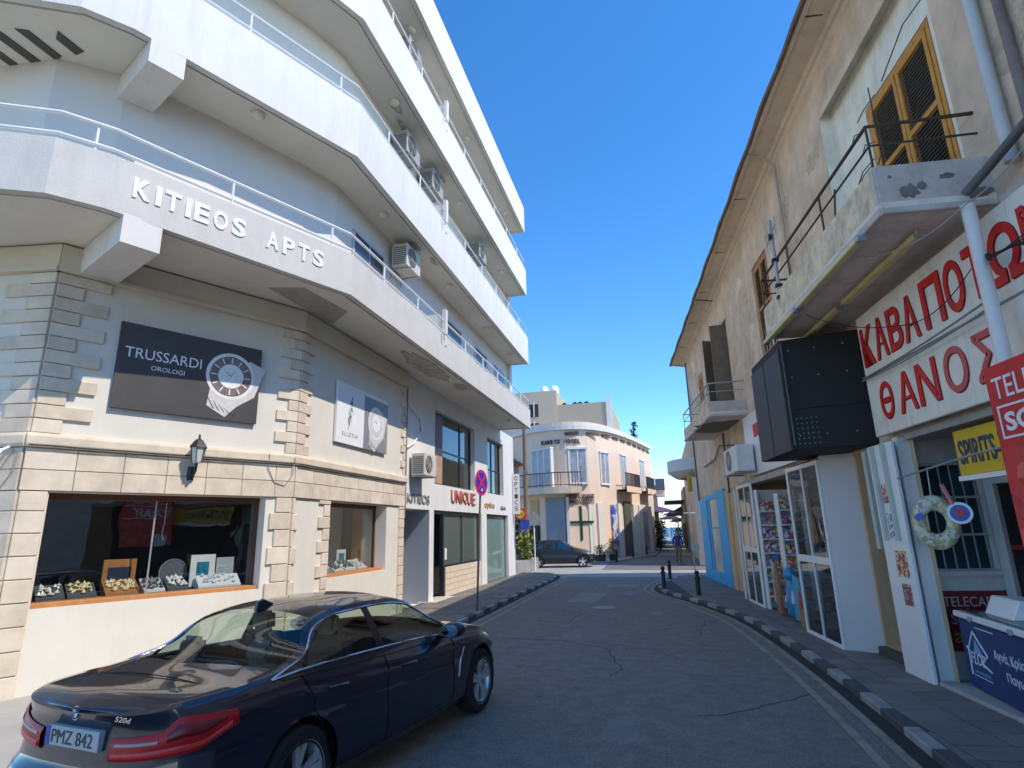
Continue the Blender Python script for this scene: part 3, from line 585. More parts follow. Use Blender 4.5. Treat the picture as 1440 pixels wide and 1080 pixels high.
# ---------------------------------------------------------------- air conditioners
def ac_unit(label, org, ax, w=.82, d=.32, h=.58, two=False, m=None, group='air conditioners on the left block', tilt=0):
    'fan side looks along frame outward'
    m = m or mat('ac_shell', (.60, .57, .49), .5, .08, 4, streak=.3)
    fr = Fr(org[:2], ax); z = org[2]; t = thing('air_conditioner', label, 'air conditioner', fr(w / 2, 0, z), group)
    MB(fr).box(0, w, .08, .08 + d, z, z + h).build('casing', m, t, bevel=.012)
    g = MB(fr); c = (w * .36, z + h * .52)
    disc(fr, c[0], c[1], h * .40, .08 + d, .012, mat('ac_dark', (.06, .06, .06), .6), 'fan_opening', t)
    for r in (.1, .2, .3, .39): g.tube([(c[0] + h * r * math.cos(a), .095 + d, c[1] + h * r * math.sin(a)) for a in [2 * math.pi * k / 16 for k in range(17)]], .004, 4, cap=False)
    for k in range(8): a = k * math.pi / 4; g.tube([(c[0], .095 + d, c[1]), (c[0] + h * .4 * math.cos(a), .095 + d, c[1] + h * .4 * math.sin(a))], .004, 4)
    g.build('fan_grille', m, t)
    g2 = MB(fr)
    for k in range(9): g2.box(-.006, 0, .12, .04 + d, z + .06 + k * .055, z + .085 + k * .055)
    g2.build('side_louvre', mat('ac_louvre', (.16, .15, .13), .6), t)
    for a in (.1, w - .14): MB(fr).prism([(0, z - .25), (.02, z - .25), (.02, z - .03), (d + .16, z - .03), (d + .16, z), (0, z)], a, a + .04, 'x').build('bracket', gsteel, t)
    return t
ac_unit('cream air conditioner on the lower white wall, beside the brown drainpipe', (-6.75, 15.05, 3.55), (0, 1), .85, .4, .62)
acd = mat('ac_shell_dark', (.34, .33, .30), .5, .1, 4, streak=.4)
ac_unit('grey air conditioner hanging above the first balcony, above the bend of the railing', (-6.2, 12.35, 8.55), (0, 1), .85, .42, .62)
ac_unit('dark air conditioner over the second balcony, nearest the bend, below flaking plaster', (-6.2, 12.2, 11.75), (0, 1), .85, .42, .66, m=acd)
ac_unit('dark air conditioner over the second balcony, second from the bend', (-6.2, 14.0, 11.8), (0, 1), .85, .42, .66, m=acd)
ac_unit('dark air conditioner over the second balcony, farthest along the row', (-6.2, 18.6, 11.8), (0, 1), .85, .42, .6, m=acd)
ac_unit('dark air conditioner under the roof slab above the third balcony', (-6.2, 12.2, 14.9), (0, 1), .85, .42, .6, m=acd)
# ---------------------------------------------------------------- goods in the display windows
random.seed(21)
gold = mat('jewel_gold', (.80, .62, .32), .4, .3, 30); pearl = mat('jewel_white', (.75, .74, .72), .3, .1)
def tray(label, fr, s, o, z, w, d, m, bits, back=None, n=14, group=None):
    t = thing('jewellery_tray', label, 'jewellery tray', fr(s, o, z), group); MB(fr).prism([(o - d, z), (o, z), (o, z + .03), (o - d, z + .20)], s - w / 2, s + w / 2, 'x').build('tray', m, t)
    for k in range(n * 2):
        a = s + random.uniform(-.42, .42) * w; q = random.uniform(.1, .9); MB(fr).lathe((a, o - d * q, z + .025 + .17 * q), [(.002, 0), (random.uniform(.02, .04), .03), (.002, random.uniform(.05, .08))], 6).build('jewel', bits, t)
    if back: MB(fr).box(s - w / 2, s + w / 2, o - d - .06, o - d - .03, z, z + back[0]).build('backboard', back[1], t, bevel=.006)
    return t
tk = mat('tray_dark', (.10, .10, .11), .7); tw = mat('tray_white', (.75, .75, .76), .6)
tray('dark tray of white pieces at the far left of the big display window', FA, .62, -.42, 1.18, .34, .3, tk, pearl, n=10)
tray('dark tray of gold pieces, second from the left in the big window', FA, 1.0, -.42, 1.18, .36, .3, tk, gold, n=14)
bt = tray('gold jewellery on a tan stand with tall brown board in the display window', FA, 1.52, -.42, 1.18, .46, .3, orangew, gold, back=(.52, orangew), n=30)
MB(FA).box(1.36, 1.68, -.745, -.74, 1.32, 1.58).build('inset', mat('velvet_blue', (.02, .03, .07), .8), bt)
tray('white tilted ring tray in the middle of the big display window', FA, 1.96, -.42, 1.18, .3, .34, tw, mat('jewel_dark', (.1, .1, .11), .3), n=22)
tray('dark tray of pearls before the round glass plate in the window', FA, 2.3, -.42, 1.18, .3, .3, tk, pearl, n=18)
pl = thing('glass_plate', 'round engraved glass plate standing upright at the back of the display', 'plate', FA(2.32, -.8, 1.2)); disc(FA, 2.32, 1.45, .22, -.82, .015, mat('plate_glass', (.16, .18, .21), .1, .3, 20), 'plate', pl); disc(FA, 2.32, 1.45, .22, -.825, .03, gsteel, 'rim', pl, r0=.205)
pf = thing('picture_frame', 'white frame with a blue sea picture in the big display window', 'picture frame', FA(2.76, -.6, 1.2)); MB(FA).box(2.53, 2.93, -.66, -.63, 1.2, 1.72).build('mount', whitep, pf); MB(FA).box(2.63, 2.83, -.629, -.622, 1.28, 1.60).build('picture', mat('sea_print', (.02, .22, .34), .4, .6, 9), pf)
pf = thing('picture_frame', 'pale frame with a small silver picture, right-hand one in the big window', 'picture frame', FA(3.12, -.6, 1.2)); MB(FA).box(2.96, 3.26, -.68, -.65, 1.2, 1.66).build('mount', mat('frame_grey', (.45, .48, .5), .5), pf); MB(FA).box(3.02, 3.20, -.649, -.64, 1.25, 1.50).build('picture', mat('silver_print', (.5, .5, .5), .3, .8, 40), pf)
tray('white tray with small boxes under the framed pictures', FA, 2.95, -.38, 1.18, .7, .2, tw, pearl, n=16)
hd = thing('pendant', 'silver pendant hanging inside the big dark display window', 'pendant', FA(2.02, -.55, 2.0)); MB(FA).tube([(2.02, -.55, 2.58), (2.02, -.55, 2.25), (2.0, -.55, 2.1), (2.03, -.55, 1.98)], .006, 5).build('chain', pearl, hd)
for i, (s, w, m_, b_, l_) in enumerate(((2.05, .25, mat('tray_green', (.3, .38, .28), .6), pearl, 'pale green box at the left end of the small display window'), (2.5, .4, tw, mat('jewel_dark', (.1, .1, .11), .3), 'white tray of dark beads in the small display window'), (3.0, .5, tw, MATS['jewel_dark'], 'wide white tray crowded with trinkets in the small display window'), (3.55, .45, tw, pearl, 'low white tray at the right of the small display window'))): tray(l_, FB, s, -.38, 1.21, w, .32, m_, b_, n=14)
pf = thing('picture_frame', 'small blue and white frame in the small display window', 'picture frame', FB(3.2, -.74, 1.2)); MB(FB).box(3.0, 3.4, -.78, -.76, 1.2, 1.66).build('mount', whitep, pf); MB(FB).box(3.08, 3.32, -.759, -.75, 1.3, 1.58).build('picture', MATS['sea_print'], pf)

# ================================================================ RIGHT BUILDING
FR = Fr((1.58, 25.6), (math.sin(R(6)), -math.cos(R(6))))
RB = thing('old_building', 'old beige two-storey building with peeling plaster, tiled eaves and small shops below', 'building', (6, 14, 0))
def rp(mb, name, m, smooth=None, bevel=0, parent=None, **k): return mb.build(name, m, parent or RB, smooth, bevel, **k)
def zc(s): return min(8.9 + .055 * s, 9.72)
H_up = [(16.95, 18.7, 5.9, 8.15, .12), (10.95, 12.2, 5.95, 8.3, .12), (5.3, 7.7, 5.6, 8.2, .18), (2.3, 3.3, 6.6, 7.7, .12)]
H_lo = [(8.2, 14.6, 0, 3.1, 1.2), (15.08, 16.15, .17, 3.08, .35), (16.9, 22, 0, 3.12, 1.4)]
wl = MB(FR); wall(wl, 0, 15.9, 3.15, 8.85, H_up[1:]); wall(wl, 19.05, 36, 5.2, 8.85)
rp(wl, 'upper_wall', beige)
wt = MB(FR)
for a, b in ((i, i + 3) for i in range(0, 36, 3)): wt.quad([(a, 0, 8.85), (b, 0, 8.85), (b, 0, zc(b) + .1), (a, 0, zc(a) + .1)])
rp(wt, 'frieze', beige)
wd_ = MB(FR); wall(wd_, 15.9, 19.05, 5.0, 9.0, [H_up[0]], o=-.20); rp(wd_, 'recessed_wall', peel)
rp(MB(FR).quad([(15.9, 0, 5), (15.9, -.2, 5), (15.9, -.2, 9), (15.9, 0, 9)]).quad([(19.05, 0, 5), (19.05, -.2, 5), (19.05, -.2, 9), (19.05, 0, 9)]).quad([(15.9, 0, 9), (19.05, 0, 9), (19.05, -.2, 9), (15.9, -.2, 9)]), 'recess_reveal', peel)
rp(wall(MB(FR), 15.9, 19.05, 9.0, 9.4), 'frieze', beige)
tan = mat('ochre_plaster', (.66, .47, .26), .9, .2, 1.2, .4, 35, streak=.5)
rp(wall(MB(FR), 0, 16.9, 0, 3.15, [H_lo[0], H_lo[1]]), 'lower_wall', tan)
rp(wall(MB(FR), 16.4, 36, 3.12, 5.2), 'lower_wall', conc); rp(wall(MB(FR), 22, 36, 0, 3.12), 'lower_wall', conc)
rp(wall(MB(FR), 15.9, 16.4, 3.15, 5.0), 'lower_wall', conc)
e = MB(); a = FR(0, 0, 0); b = FR(0, -9, 0); c = FR(36, -9, 0)
e.quad([(a.x, a.y, 0), (b.x, b.y, 0), (b.x, b.y, 9), (a.x, a.y, 9)]).quad([(b.x, b.y, 0), (c.x, c.y, 0), (c.x, c.y, 9), (b.x, b.y, 9)]); rp(e, 'end_wall', beige)
# eaves
ev = MB(FR); S = list(range(0, 37, 2)); rows = []
prof = [(0, 0), (.05, .05), (.10, .06), (.14, .12), (.52, .14), (.52, .10), (.60, .10), (.60, .26), (-4.5, 1.9), (-9, 0.2)]
for o_, dz in prof: rows.append([FR(s - (.45 if s == 0 else 0), o_, zc(s) + dz) for s in S])
ev.grid(rows); ev.quad([(-.45, o_, zc(0) + dz) for o_, dz in prof] if 0 else [(-.45, 0, 8.9), (-.45, .6, 9.0), (-.45, .6, 9.16), (-.45, -4.5, 10.8)])
rp(ev, 'eaves', mat('eaves_plaster', (.84, .69, .50), .9, .15, 1.2, .3, 30, streak=.5, dirt=(.48, .37, .26)))
for i in range(1, 15): s = i * 2.55 - .7; rp(MB(FR).box(s, s + .025, .14, .53, zc(s) + .125, zc(s) + .137), 'joint', mat('joint_dark', (.12, .09, .07), .9))
gt = [(s, .63 + .015 * math.sin(s * 3), zc(s) + .13) for s in [i * .5 - .45 for i in range(73)]]
rp(MB(FR).tube(gt, .05, 6), 'gutter', mat('rusty_gutter', (.20, .13, .08), .7, .4, 4, streak=.7, dirt=(.05, .035, .025)), smooth=60)
tile = mat('roof_tile', (.30, .10, .05), .85, .4, 5, .3); tm = MB(); 
for k in range(6): a0, a1 = math.pi * k / 6, math.pi * (k + 1) / 6; tm.quad([(.09 * math.cos(a0), 0, .07 * math.sin(a0)), (.09 * math.cos(a1), 0, .07 * math.sin(a1)), (.07 * math.cos(a1), .45, .055 * math.sin(a1)), (.07 * math.cos(a0), .45, .055 * math.sin(a0))]).quad([(.09 * math.cos(a0), 0, .07 * math.sin(a0)), (.09 * math.cos(a1), 0, .07 * math.sin(a1)), (.075 * math.cos(a1), 0, .05 * math.sin(a1)), (.075 * math.cos(a0), 0, .05 * math.sin(a0))])
tme = [meshof(tm, 'roof_tile', m_) for m_ in (tile, mat('roof_tile_old', (.20, .11, .07), .9, .5, 6, .3))]
for i in range(130):
    s = -.4 + i * .2; M = frm(FR, s, .50 + random.uniform(-.05, .02), zc(s) + .215 + random.uniform(-.01, .015)) @ Matrix.Rotation(R(random.uniform(-4, 4)), 4, 'Z'); inst('roof_tile', random.choice(tme), RB, M)
rp(MB(FR).tube([(13.75, .6, zc(13.75) + .1), (13.75, .25, zc(13.75) - .02), (13.75, .08, zc(13.75) - .25), (13.75, .07, 6)], .03, 6), 'drain_pipe', mat('tan_pipe', (.45, .38, .28), .6, .2, 4), smooth=50)
rp(MB(FR).tube([(6.6, .6, zc(6.6) + .05), (6.55, .05, zc(6.6) - .02)], .02, 6), 'drain_pipe', rust); rp(MB(FR).tube([(.25, .08, 8.9), (.28, .07, 3)], .035, 6), 'drain_pipe', mat('brown_pipe', (.16, .1, .07), .6))
rp(MB(FR).tube([(19.75, .08, 9.6), (19.75, .08, 5.35)], .06, 8), 'downpipe', mat('white_pipe', (.62, .60, .56), .5, .1, 4, streak=.5), smooth=50)
rp(MB(FR).tube([(20.05, .06, 9.6), (20.05, .06, 5.35)], .045, 8), 'downpipe', mat('rust_pipe', (.22, .17, .14), .6, .3, 4), smooth=50)
# louvred shutters
def shutters(s0, s1, z0, z1, leaves=2, nm='shutter', m=yellow, o=-.04, rows=2, ang=0, louv=mat('louvre_dark', (.30, .25, .19), .8, .3, 9)):
    fr_ = rp(MB(FR).box(s0, s1, o - .06, o + .02, z1 - .07, z1).box(s0, s0 + .07, o - .06, o + .02, z0, z1 - .07).box(s1 - .07, s1, o - .06, o + .02, z0, z1 - .07), 'window_frame', m, bevel=.005)
    w = (s1 - s0 - .14) / leaves
    for i in range(leaves):
        a = s0 + .07 + i * w; b = a + w; L = MB(FR); L.box(a + .01, a + .08, o - .02, o + .03, z0, z1 - .08).box(b - .08, b - .01, o - .02, o + .03, z0, z1 - .08)
        H = (z1 - .08 - z0) / rows
        for k in range(rows + 1): zz = min(z0 + k * H, z1 - .16); L.box(a + .08, b - .08, o - .02, o + .03, zz, zz + .08)
        lf = L.build('shutter_leaf', m, fr_, bevel=.004)
        MB(FR).box(a + .08, b - .08, o - .05, o - .04, z0, z1 - .1).build('shutter_back', dark, fr_)
    zz = z0 + .1; sl_ = meshof(MB().prism([(-.02, 0), (.018, .03), (.02, .026), (-.018, -.004)], 0, w - .17, 'x'), 'slat', louv)
    for i in range(leaves):
        a = s0 + .07 + i * w + .085; zz = z0 + .1
        while zz < z1 - .2:
            k = (zz - z0) / H % 1
            if .06 < k < .94 or True: M = frm(FR, a, o - .0, zz); inst('slat', sl_, fr_, M)
            zz += .052
    return fr_
shutters(16.98, 18.68, 5.9, 8.13, o=-.22); shutters(10.97, 12.18, 5.96, 8.28, m=orangew, louv=mat('louvre_ochre', (.36, .19, .06), .8, .3, 9)); shutters(2.32, 3.28, 6.6, 7.7, m=yellow, rows=1)
bd = rp(MB(FR).box(5.3, 7.7, -.18, -.16, 5.6, 8.2), 'door_back', dark)
for a, b, ang in ((5.5, 5.98, 70), (7.3, 6.8, 80)):
    t = R(ang); d = b - a; m_ = MB(FR); L = abs(d); sg_ = 1 if d > 0 else -1; px, po = a + sg_ * math.cos(t) * L, math.sin(t) * L
    m_.prism([(a, -.1), (a + sg_ * .04, -.1), (px + sg_ * .04, po - .1), (px, po - .1)], 5.55, 8.15, 'z'); rp(m_, 'door_leaf', mat('old_door_wood', (.22, .15, .09), .75, .3, 5, streak=.5))
# flaking plaster patches on the old wall
pp1 = mat('plaster_patch', (.66, .50, .34), .95, .4, 6, 1.0, 20, streak=.6, dirt=(.45, .35, .24), stre=(5, 5, 5)); pp2 = mat('plaster_patch_pale', (.85, .70, .50), .95, .3, 6, .8, 20, streak=.4, dirt=(.35, .28, .2), stre=(5, 5, 5)); random.seed(57)
for k in range(34):
    s_ = random.choice([random.uniform(.4, 5.0), random.uniform(8.0, 10.8), random.uniform(12.5, 15.5), random.uniform(19.9, 22)]); z_ = random.uniform(5.9, 8.6); rs_, rz_ = random.uniform(.1, .38), random.uniform(.08, .3); n_ = 16
    rp(MB(FR).prism([(s_ + rs_ * math.cos(t) * random.uniform(.55, 1.15), z_ + rz_ * math.sin(t) * random.uniform(.55, 1.15)) for t in [2 * math.pi * i / n_ for i in range(n_)]], -.004, .003 + k * .0001, 'y'), 'plaster_patch', (pp1, pp2)[k % 3 == 0])
# first balcony (near)
def balcony(s0, s1, off, z0, z1, railm, nm, pat=False, near_gap=False):
    q = [(s0, -.05), (s1, -.05), (s1, off), (s0, off)]
    sl = rp(MB(FR).prism(q, z0, z0 + .14), nm, mat('balcony_soffit', (.86, .73, .63), .9, .2, 1.5, .4, 20, streak=.5, dirt=(.2, .17, .15)), bevel=.02)
    rp(MB(FR).box(s0, s1 - .1, off - .09, off, z0 + .10, z1), 'balcony_wall', concp, bevel=.015); rp(MB(FR).box(s1 - .10, s1, -.05, off, z0 + .10, z1), 'balcony_wall', conc, bevel=.02); rp(MB(FR).box(s0, s0 + .1, -.05, off - .09, z0 + .10, z1), 'balcony_wall', conc, bevel=.015)
    rp(MB(FR).box(s0, s1, off - .02, off + .02, z0 - .03, z0 + .06).box(s1 - .04, s1 + .02, 0, off, z0 - .02, z0 + .05), 'balcony_lip', conc, bevel=.01)
    rr = rp(MB(FR).tube([(s0, 0, z1 + .55), (s0, off - .04, z1 + .55), (s1 - .05, off - .04, z1 + .52), (s1 - .05, 0, z1 + .55)], .022, 6), 'railing', railm)
    MB(FR).tube([(s0, 0, z1 + .3), (s0, off - .04, z1 + .3), (s1 - .05, off - .04, z1 + .28), (s1 - .05, 0, z1 + .3)], .014, 5).build('lower_rail', railm, rr)
    n = 4
    for i in range(n): s = s0 + (s1 - .05 - s0) * i / (n - 1); MB(FR).tube([(s, off - .04, z1 - .03), (s, off - .04, z1 + .53)], .014, 5).build('rail_post', railm, rr)
    return sl
balcony(15.1, 19.35, 1.12, 5.14, 5.70, rust, 'balcony_slab')
rp(MB(FR).tube([(19.45, .35, 5.22), (19.7, .28, 5.32), (20.6, .15, 5.6)], .045, 8), 'waste_pipe', mat('pvc_grey', (.12, .12, .12), .5, .3), smooth=60)
balcony(4.1, 8.95, 1.0, 4.95, 5.36, gsteel, 'balcony_slab')
def bl2(s, o, rs, z, seed): 
    random.seed(seed); P = [FR(s + rs * math.cos(a) * random.uniform(.6, 1.1), o + rs * .6 * math.sin(a) * random.uniform(.6, 1.1), 0) for a in [2 * math.pi * i / 16 for i in range(16)]]
    return MB().prism([(p.x, p.y) for p in P], z - .004, z)
dk = mat('water_stain', (.22, .19, .16), .95, .4, 8, .8, 20)
rp(bl2(7, .45, 1.3, 4.947, 3), 'spalled_patch', dk)
random.seed(31)
FBE = Fr(FR(19.355, 1.12, 0)[:2], -FR.n[:2]) if 0 else Fr((FR(19.352, 1.12, 0).x, FR(19.352, 1.12, 0).y), (-FR.n.x, -FR.n.y))
for cx_, cz_, rx_, rz_, sd in ((.32, 5.36, .10, .09, 3), (.44, 5.42, .06, .05, 4), (.95, 5.27, .16, .07, 5), (.15, 5.55, .02, .02, 6), (.7, 5.5, .09, .04, 7)):
    random.seed(sd); rp(MB(FBE).prism([(cx_ + rx_ * math.cos(a) * random.uniform(.6, 1.2), cz_ + rz_ * math.sin(a) * random.uniform(.6, 1.2)) for a in [2 * math.pi * i / 14 for i in range(14)]], -.002, .004, 'y'), 'spalled_patch', dk)
random.seed(31)
# ornamental scrollwork rusting in front of the shutter
og = rp(MB(FR).tube([(18.1, 1.02, 5.7), (18.08, .95, 6.2)], .012, 5), 'ironwork', rust)
for k in range(9):
    s, z = 17.2 + random.uniform(0, 1.0), 6.5 + random.uniform(0, 1.2); L = random.uniform(.25, .5); o_ = random.uniform(.1, .25)
    MB(FR).tube([(s - L * .6, o_, z + random.uniform(-.03, .03)), (s, o_ + .05, z), (s + L * .5, o_, z + random.uniform(-.08, .08))], .008, 5).build('iron_scroll', rust, og)
for s, za, zb in ((17.75, 6.1, 7.9), (17.5, 6.0, 7.2)): MB(FR).tube([(s, .12, za), (s + .05, .15, zb)], .009, 5).build('iron_scroll', rust, og)
# yellow battens / lamp casings under the balcony
yb = mat('yellowed_lamp', (.78, .68, .30), .6, .15, 5, streak=.4)
for i, (a, b, o_) in enumerate(((16.9, 18.9, 1.16), (15.2, 16.7, 1.16), (16.9, 18.9, .55), (15.2, 16.7, .55))):
    t = thing('tube_lamp', ['long yellowed tube lamp along the outer edge under the near balcony', 'yellowed tube lamp on the outer edge, the farther one, above the black box', 'long yellowed tube lamp under the middle of the near balcony', 'yellowed tube lamp under the balcony middle, the farther one by the black box'][i], 'tube lamp', FR((a + b) / 2, o_, 5.05), 'tube lamps under the near balcony')
    MB(FR).box(a, b, o_ - .05, o_ + .05, 5.04, 5.105).build('casing', yb, t, bevel=.012); MB(FR).box(a - .06, a, o_ - .055, o_ + .055, 5.03, 5.11).build('end_cap', gsteel, t, bevel=.01); MB(FR).box(b, b + .06, o_ - .055, o_ + .055, 5.03, 5.11).build('end_cap', gsteel, t, bevel=.01)
# black metal box
bx = thing('roller_box', 'large black sheet-metal box sticking out of the wall beside the red-lettered sign', 'metal box', FR(15, .6, 3.1))
bm_ = MB(FR); q = [(14.0, 0), (16.0, 0), (15.62, 1.12), (13.9, 1.12)]
bm_.prism(q, 3.13, 4.95); bm_.build('box_shell', blackm, bx, bevel=.012)
MB(FR).prism([(13.88, 1.12), (15.6, 1.12), (15.6, 1.135), (13.88, 1.135)], 3.14, 4.80).build('front_panel', mat('slate_metal', (.05, .048, .05), .6, .25, 2, streak=.4), bx)
FBX = Fr(FR(15.635, 1.11, 0)[:2], (FR(16.015, 0, 0) - FR(15.635, 1.11, 0))[:2])
MB(FBX).box(.0, 1.12, .0, .012, 3.78, 3.80).build('seam', mat('black_matt', (.01, .01, .012), .7), bx)
hm = MB().lathe((0, 0, 0), [(.014, 0), (.014, .004)], 8, 'y'); hme = meshof(hm, 'vent_hole', mat('vent_grey', (.12, .12, .125), .5))
for i in range(5):
    for j in range(6): inst('vent_hole', hme, bx, frm(FBX, .10 + i * .07, .016, 3.22 + j * .08))
for s_, z_ in ((.3, 3.5), (.7, 3.3), (.5, 4.4)): pass
for zz in (3.35, 4.3, 4.75):
    for ss in (.12, .5, .9): MB(FBX).lathe((ss, .012, zz), [(.012, 0), (.008, .006)], 6, 'y').build('rivet', gsteel, bx)
MB(FBX).tube([(.03, .02, 3.2), (.02, .03, 4.9)], .012, 5).build('conduit', MATS['vent_grey'], bx); MB(FR).box(14.7, 14.715, 1.136, 1.141, 3.14, 4.8).build('seam', MATS['black_matt'], bx)
# red lettered sign
sg = signboard('shop_sign', 'long dirty white sign with big red Greek capitals under the near balcony', 'shop sign', FR, 16.35, 22.2, 3.18, 4.98, .06, signw, .14, bevel=.01)
MB(FR).box(16.35, 22.2, .2, .215, 4.04, 4.06).build('seam', mat('seam_grey', (.3, .29, .27), .8), sg)
rsh = mat('sign_shadow_red', (.18, .01, .01), .6)
def redword(word, s0, z0, w, h, gap, m_):
    s = s0
    for ch in word:
        if ch == ' ': s += gap * 2.5; continue
        ww = w * (1.25 if ch in 'ΩΠ' else 1)
        text('letter', ch, FR, s + .015, z0 - .012, ww, h, rsh, sg, o=.203, d=.002, bold=.024); text('letter', ch, FR, s, z0, ww, h, m_, sg, o=.206, d=.006, bold=.024); s += ww + gap
redword('ΚΑΒΑ', 16.42, 4.20, .345, .58, .05, red); redword('ΠΟΤΩΝ', 18.08, 4.21, .335, .60, .055, red)
for ch, m_, s, w in zip('ΘΑΝΟΣ', (red, red, red, redp, redp), (16.68, 17.17, 17.65, 18.24, 18.80), (.35, .43, .45, .42, .36)):
    text('letter', ch, FR, s + .012, 3.355, w, .52, rsh, sg, o=.203, d=.002, bold=.014); text('letter', ch, FR, s, 3.37, w, .52, m_, sg, o=.206, d=.006, bold=.014)
# post and wires
pp = thing('sign_post', 'pale round post rising in front of the red-lettered sign', 'post', FR(19.25, .42, 0)); MB(FR).tube([(19.54, .42, 3.3), (19.54, .42, 5.02)], .062, 12).build('pole', mat('post_paint', (.74, .71, .67), .45, .1), pp, smooth=50); MB(FR).lathe((19.54, .42, 5.02), [(.062, 0), (.06, .02), (.02, .04)], 12).build('cap', MATS['post_paint'], pp)
cb = mat('wire_black', (.02, .02, .02), .6); 
def wire(pts, r=.008, m_=cb, lab='thin black cable sagging across the red-lettered sign', nm='cable'): return tag(MB(FR).tube(pts, r, 5).build(nm, m_), lab, 'cable')
def sag(a, b, d, n=10): return [tuple(a[k] + (b[k] - a[k]) * i / n - (d * 4 * (i / n) * (1 - i / n) if k == 2 else 0) for k in range(3)) for i in range(n + 1)]
wire(sag((16.35, .23, 4.06), (19.45, .35, 4.08), .03), .012, mat('wire_grey', (.25, .24, .22), .7), 'grey bundled cable stretched between the two rows of red letters')
wire(sag((16.35, .25, 4.02), (19.45, .36, 4.0), .05), .010, MATS['wire_grey'], 'second grey cable just below the bundled one on the red-lettered sign')
wire(sag((16.4, .9, 5.1), (17.6, .25, 4.45), .1) + sag((17.6, .25, 4.45), (19.2, .3, 4.5), .15), .006, cb, 'black cable looping from the balcony underside over the red letters')
wire(sag((18.4, .9, 5.08), (19.6, .5, 5.0), .12) + sag((19.6, .5, 5.0), (20.6, .3, 5.35), .1), .007, mat('wire_pink', (.45, .35, .33), .6), 'pale wire from the tube lamp past the top of the post')
wire([(17.9, .02, 7.9), (18.6, .03, 8.15), (19.6, .05, 8.0), (20.2, .1, 8.6)], .008, cb, 'dark wire crossing the beige wall above the near balcony')
for i in range(6): wire([(19.42 + .02 * i, .3, 4.45), (19.5 + .05 * i, .35 + .03 * i, 4.55 - .04 * i), (19.7 + .05 * i, .4, 4.4), (20.4, .3, 4.5 - .07 * i)], .008, cb, ['tangled black wire nearest the pale post, highest of the tangle', 'second wire down in the black tangle behind the pale post', 'third wire down in the black tangle behind the pale post', 'fourth wire down in the black tangle behind the pale post', 'fifth wire down in the black tangle behind the pale post', 'lowest black wire of the tangle, just above the red hanging sign'][i])['group'] = 'tangled wires'
for o in [o for o in bpy.data.objects if o.get('group') == 'tangled wires']: o['group'] = 'tangled wires behind the post'
# hanging red sign
tc = signboard('hanging_sign', 'red TELECARDS sign hanging at the right edge of the picture', 'shop sign', FR, 19.42, 20.9, 1.75, 3.38, .05, red, .5, bevel=.005)
text('lettering', 'TELECARDS', FR, 19.50, 3.06, 1.3, .20, lw, tc, o=.551, d=.004); MB(FR).box(19.5, 20.8, .551, .556, 2.70, 2.72).box(19.5, 20.8, .551, .556, 2.98, 3.0).box(19.5, 19.52, .551, .556, 2.72, 2.98).build('border_line', lw, tc); text('lettering', 'SOEASY', FR, 19.57, 2.76, 1.1, .17, lw, tc, o=.551, d=.005, bold=.03)
MB(FR).box(19.43, 20.9, .5505, .556, 1.76, 2.62).build('print', printmat('sign_print', (.65, .02, .02), [(.6, .08, .05), (.75, .12, .08), (.62, .03, .03), (.5, .02, .02)], 9), tc); MB(FR).box(19.6, 19.95, .557, .56, 1.76, 2.1).build('print', lw, tc)
# white board pillar with posters
wb = signboard('leaning_board', 'tall white board with small posters standing beside the brown doorway', 'board', FR, 16.16, 16.86, .03, 3.06, .05, whitep, .22, bevel=.008)
MB(FR).box(16.30, 16.38, .27, .31, 1.75, 3.04).box(16.62, 16.70, .27, .31, 1.75, 3.04).build('batten', mat('board_batten', (.5, .55, .5), .5), wb)
for a, b, z0, z1, m_ in ((16.40, 16.56, 2.25, 2.52, printmat('poster_mix', (.6, .1, .05), [(.7, .5, .1), (.5, .05, .1), (.7, .65, .6), (.15, .08, .1)], 26)), (16.42, 16.60, 1.78, 2.12, printmat('poster_text', (.7, .72, .78), [(.7, .72, .78), (.1, .1, .15)], 40)), (16.45, 16.75, 1.28, 1.62, MATS['poster_mix']), (16.5, 16.72, .93, 1.20, printmat('poster_red', (.4, .1, .1), [(.2, .05, .06), (.6, .4, .35)], 40))): MB(FR).box(a, b, .272, .276, z0, z1).build('poster', m_, wb)
tag(MB(FR).box(15.88, 15.98, .12, .24, 1.62, 3.03).build('shutter_rail', mat('rail_green', (.52, .57, .50), .5)), 'narrow pale green shutter rail hanging beside the brown door', 'rail')
rp(MB(FR).box(15.1, 16.15, -.33, -.28, .17, 3.05), 'door', mat('brown_door', (.42, .21, .12), .55, .15, 3)); rp(MB(FR).box(15.05, 16.15, -.3, .12, .0, .165), 'step', mat('dark_step', (.07, .07, .07), .7, .3, 4), bevel=.01)
# kiosk entrance: side window facing the camera
P0 = FR(16.70, .10, 0); FG = Fr((P0.x, P0.y), (.995, .10)); 
kf = mat('kiosk_grey', (.56, .53, .50), .6, .12, 3, streak=.4)
kw_ = rp(wall(MB(FG), 0, .98, .0, 3.12, [(.16, .88, 1.36, 2.95, .08)]), 'kiosk_wall', kf); MB(FG).box(-.06, .12, -.02, .10, .0, 3.12).build('post', mat('kiosk_post', (.70, .67, .66), .5, .08), kw_, bevel=.01)
MB(FG).box(.16, .88, -.10, -.09, 1.36, 2.95).build('pane', mat('kiosk_pane', (.012, .05, .07), .1, .6, 4), kw_)
for zz in (1.36, 1.80, 2.28, 2.72): MB(FG).box(.13, .90, -.03, .01, zz, zz + .03).build('window_bar', gsteel, kw_)
for i in range(6): MB(FG).box(.16 + i * .135, .175 + i * .135, -.015, -.002, 1.39, 2.93).build('window_bar', gsteel, kw_)
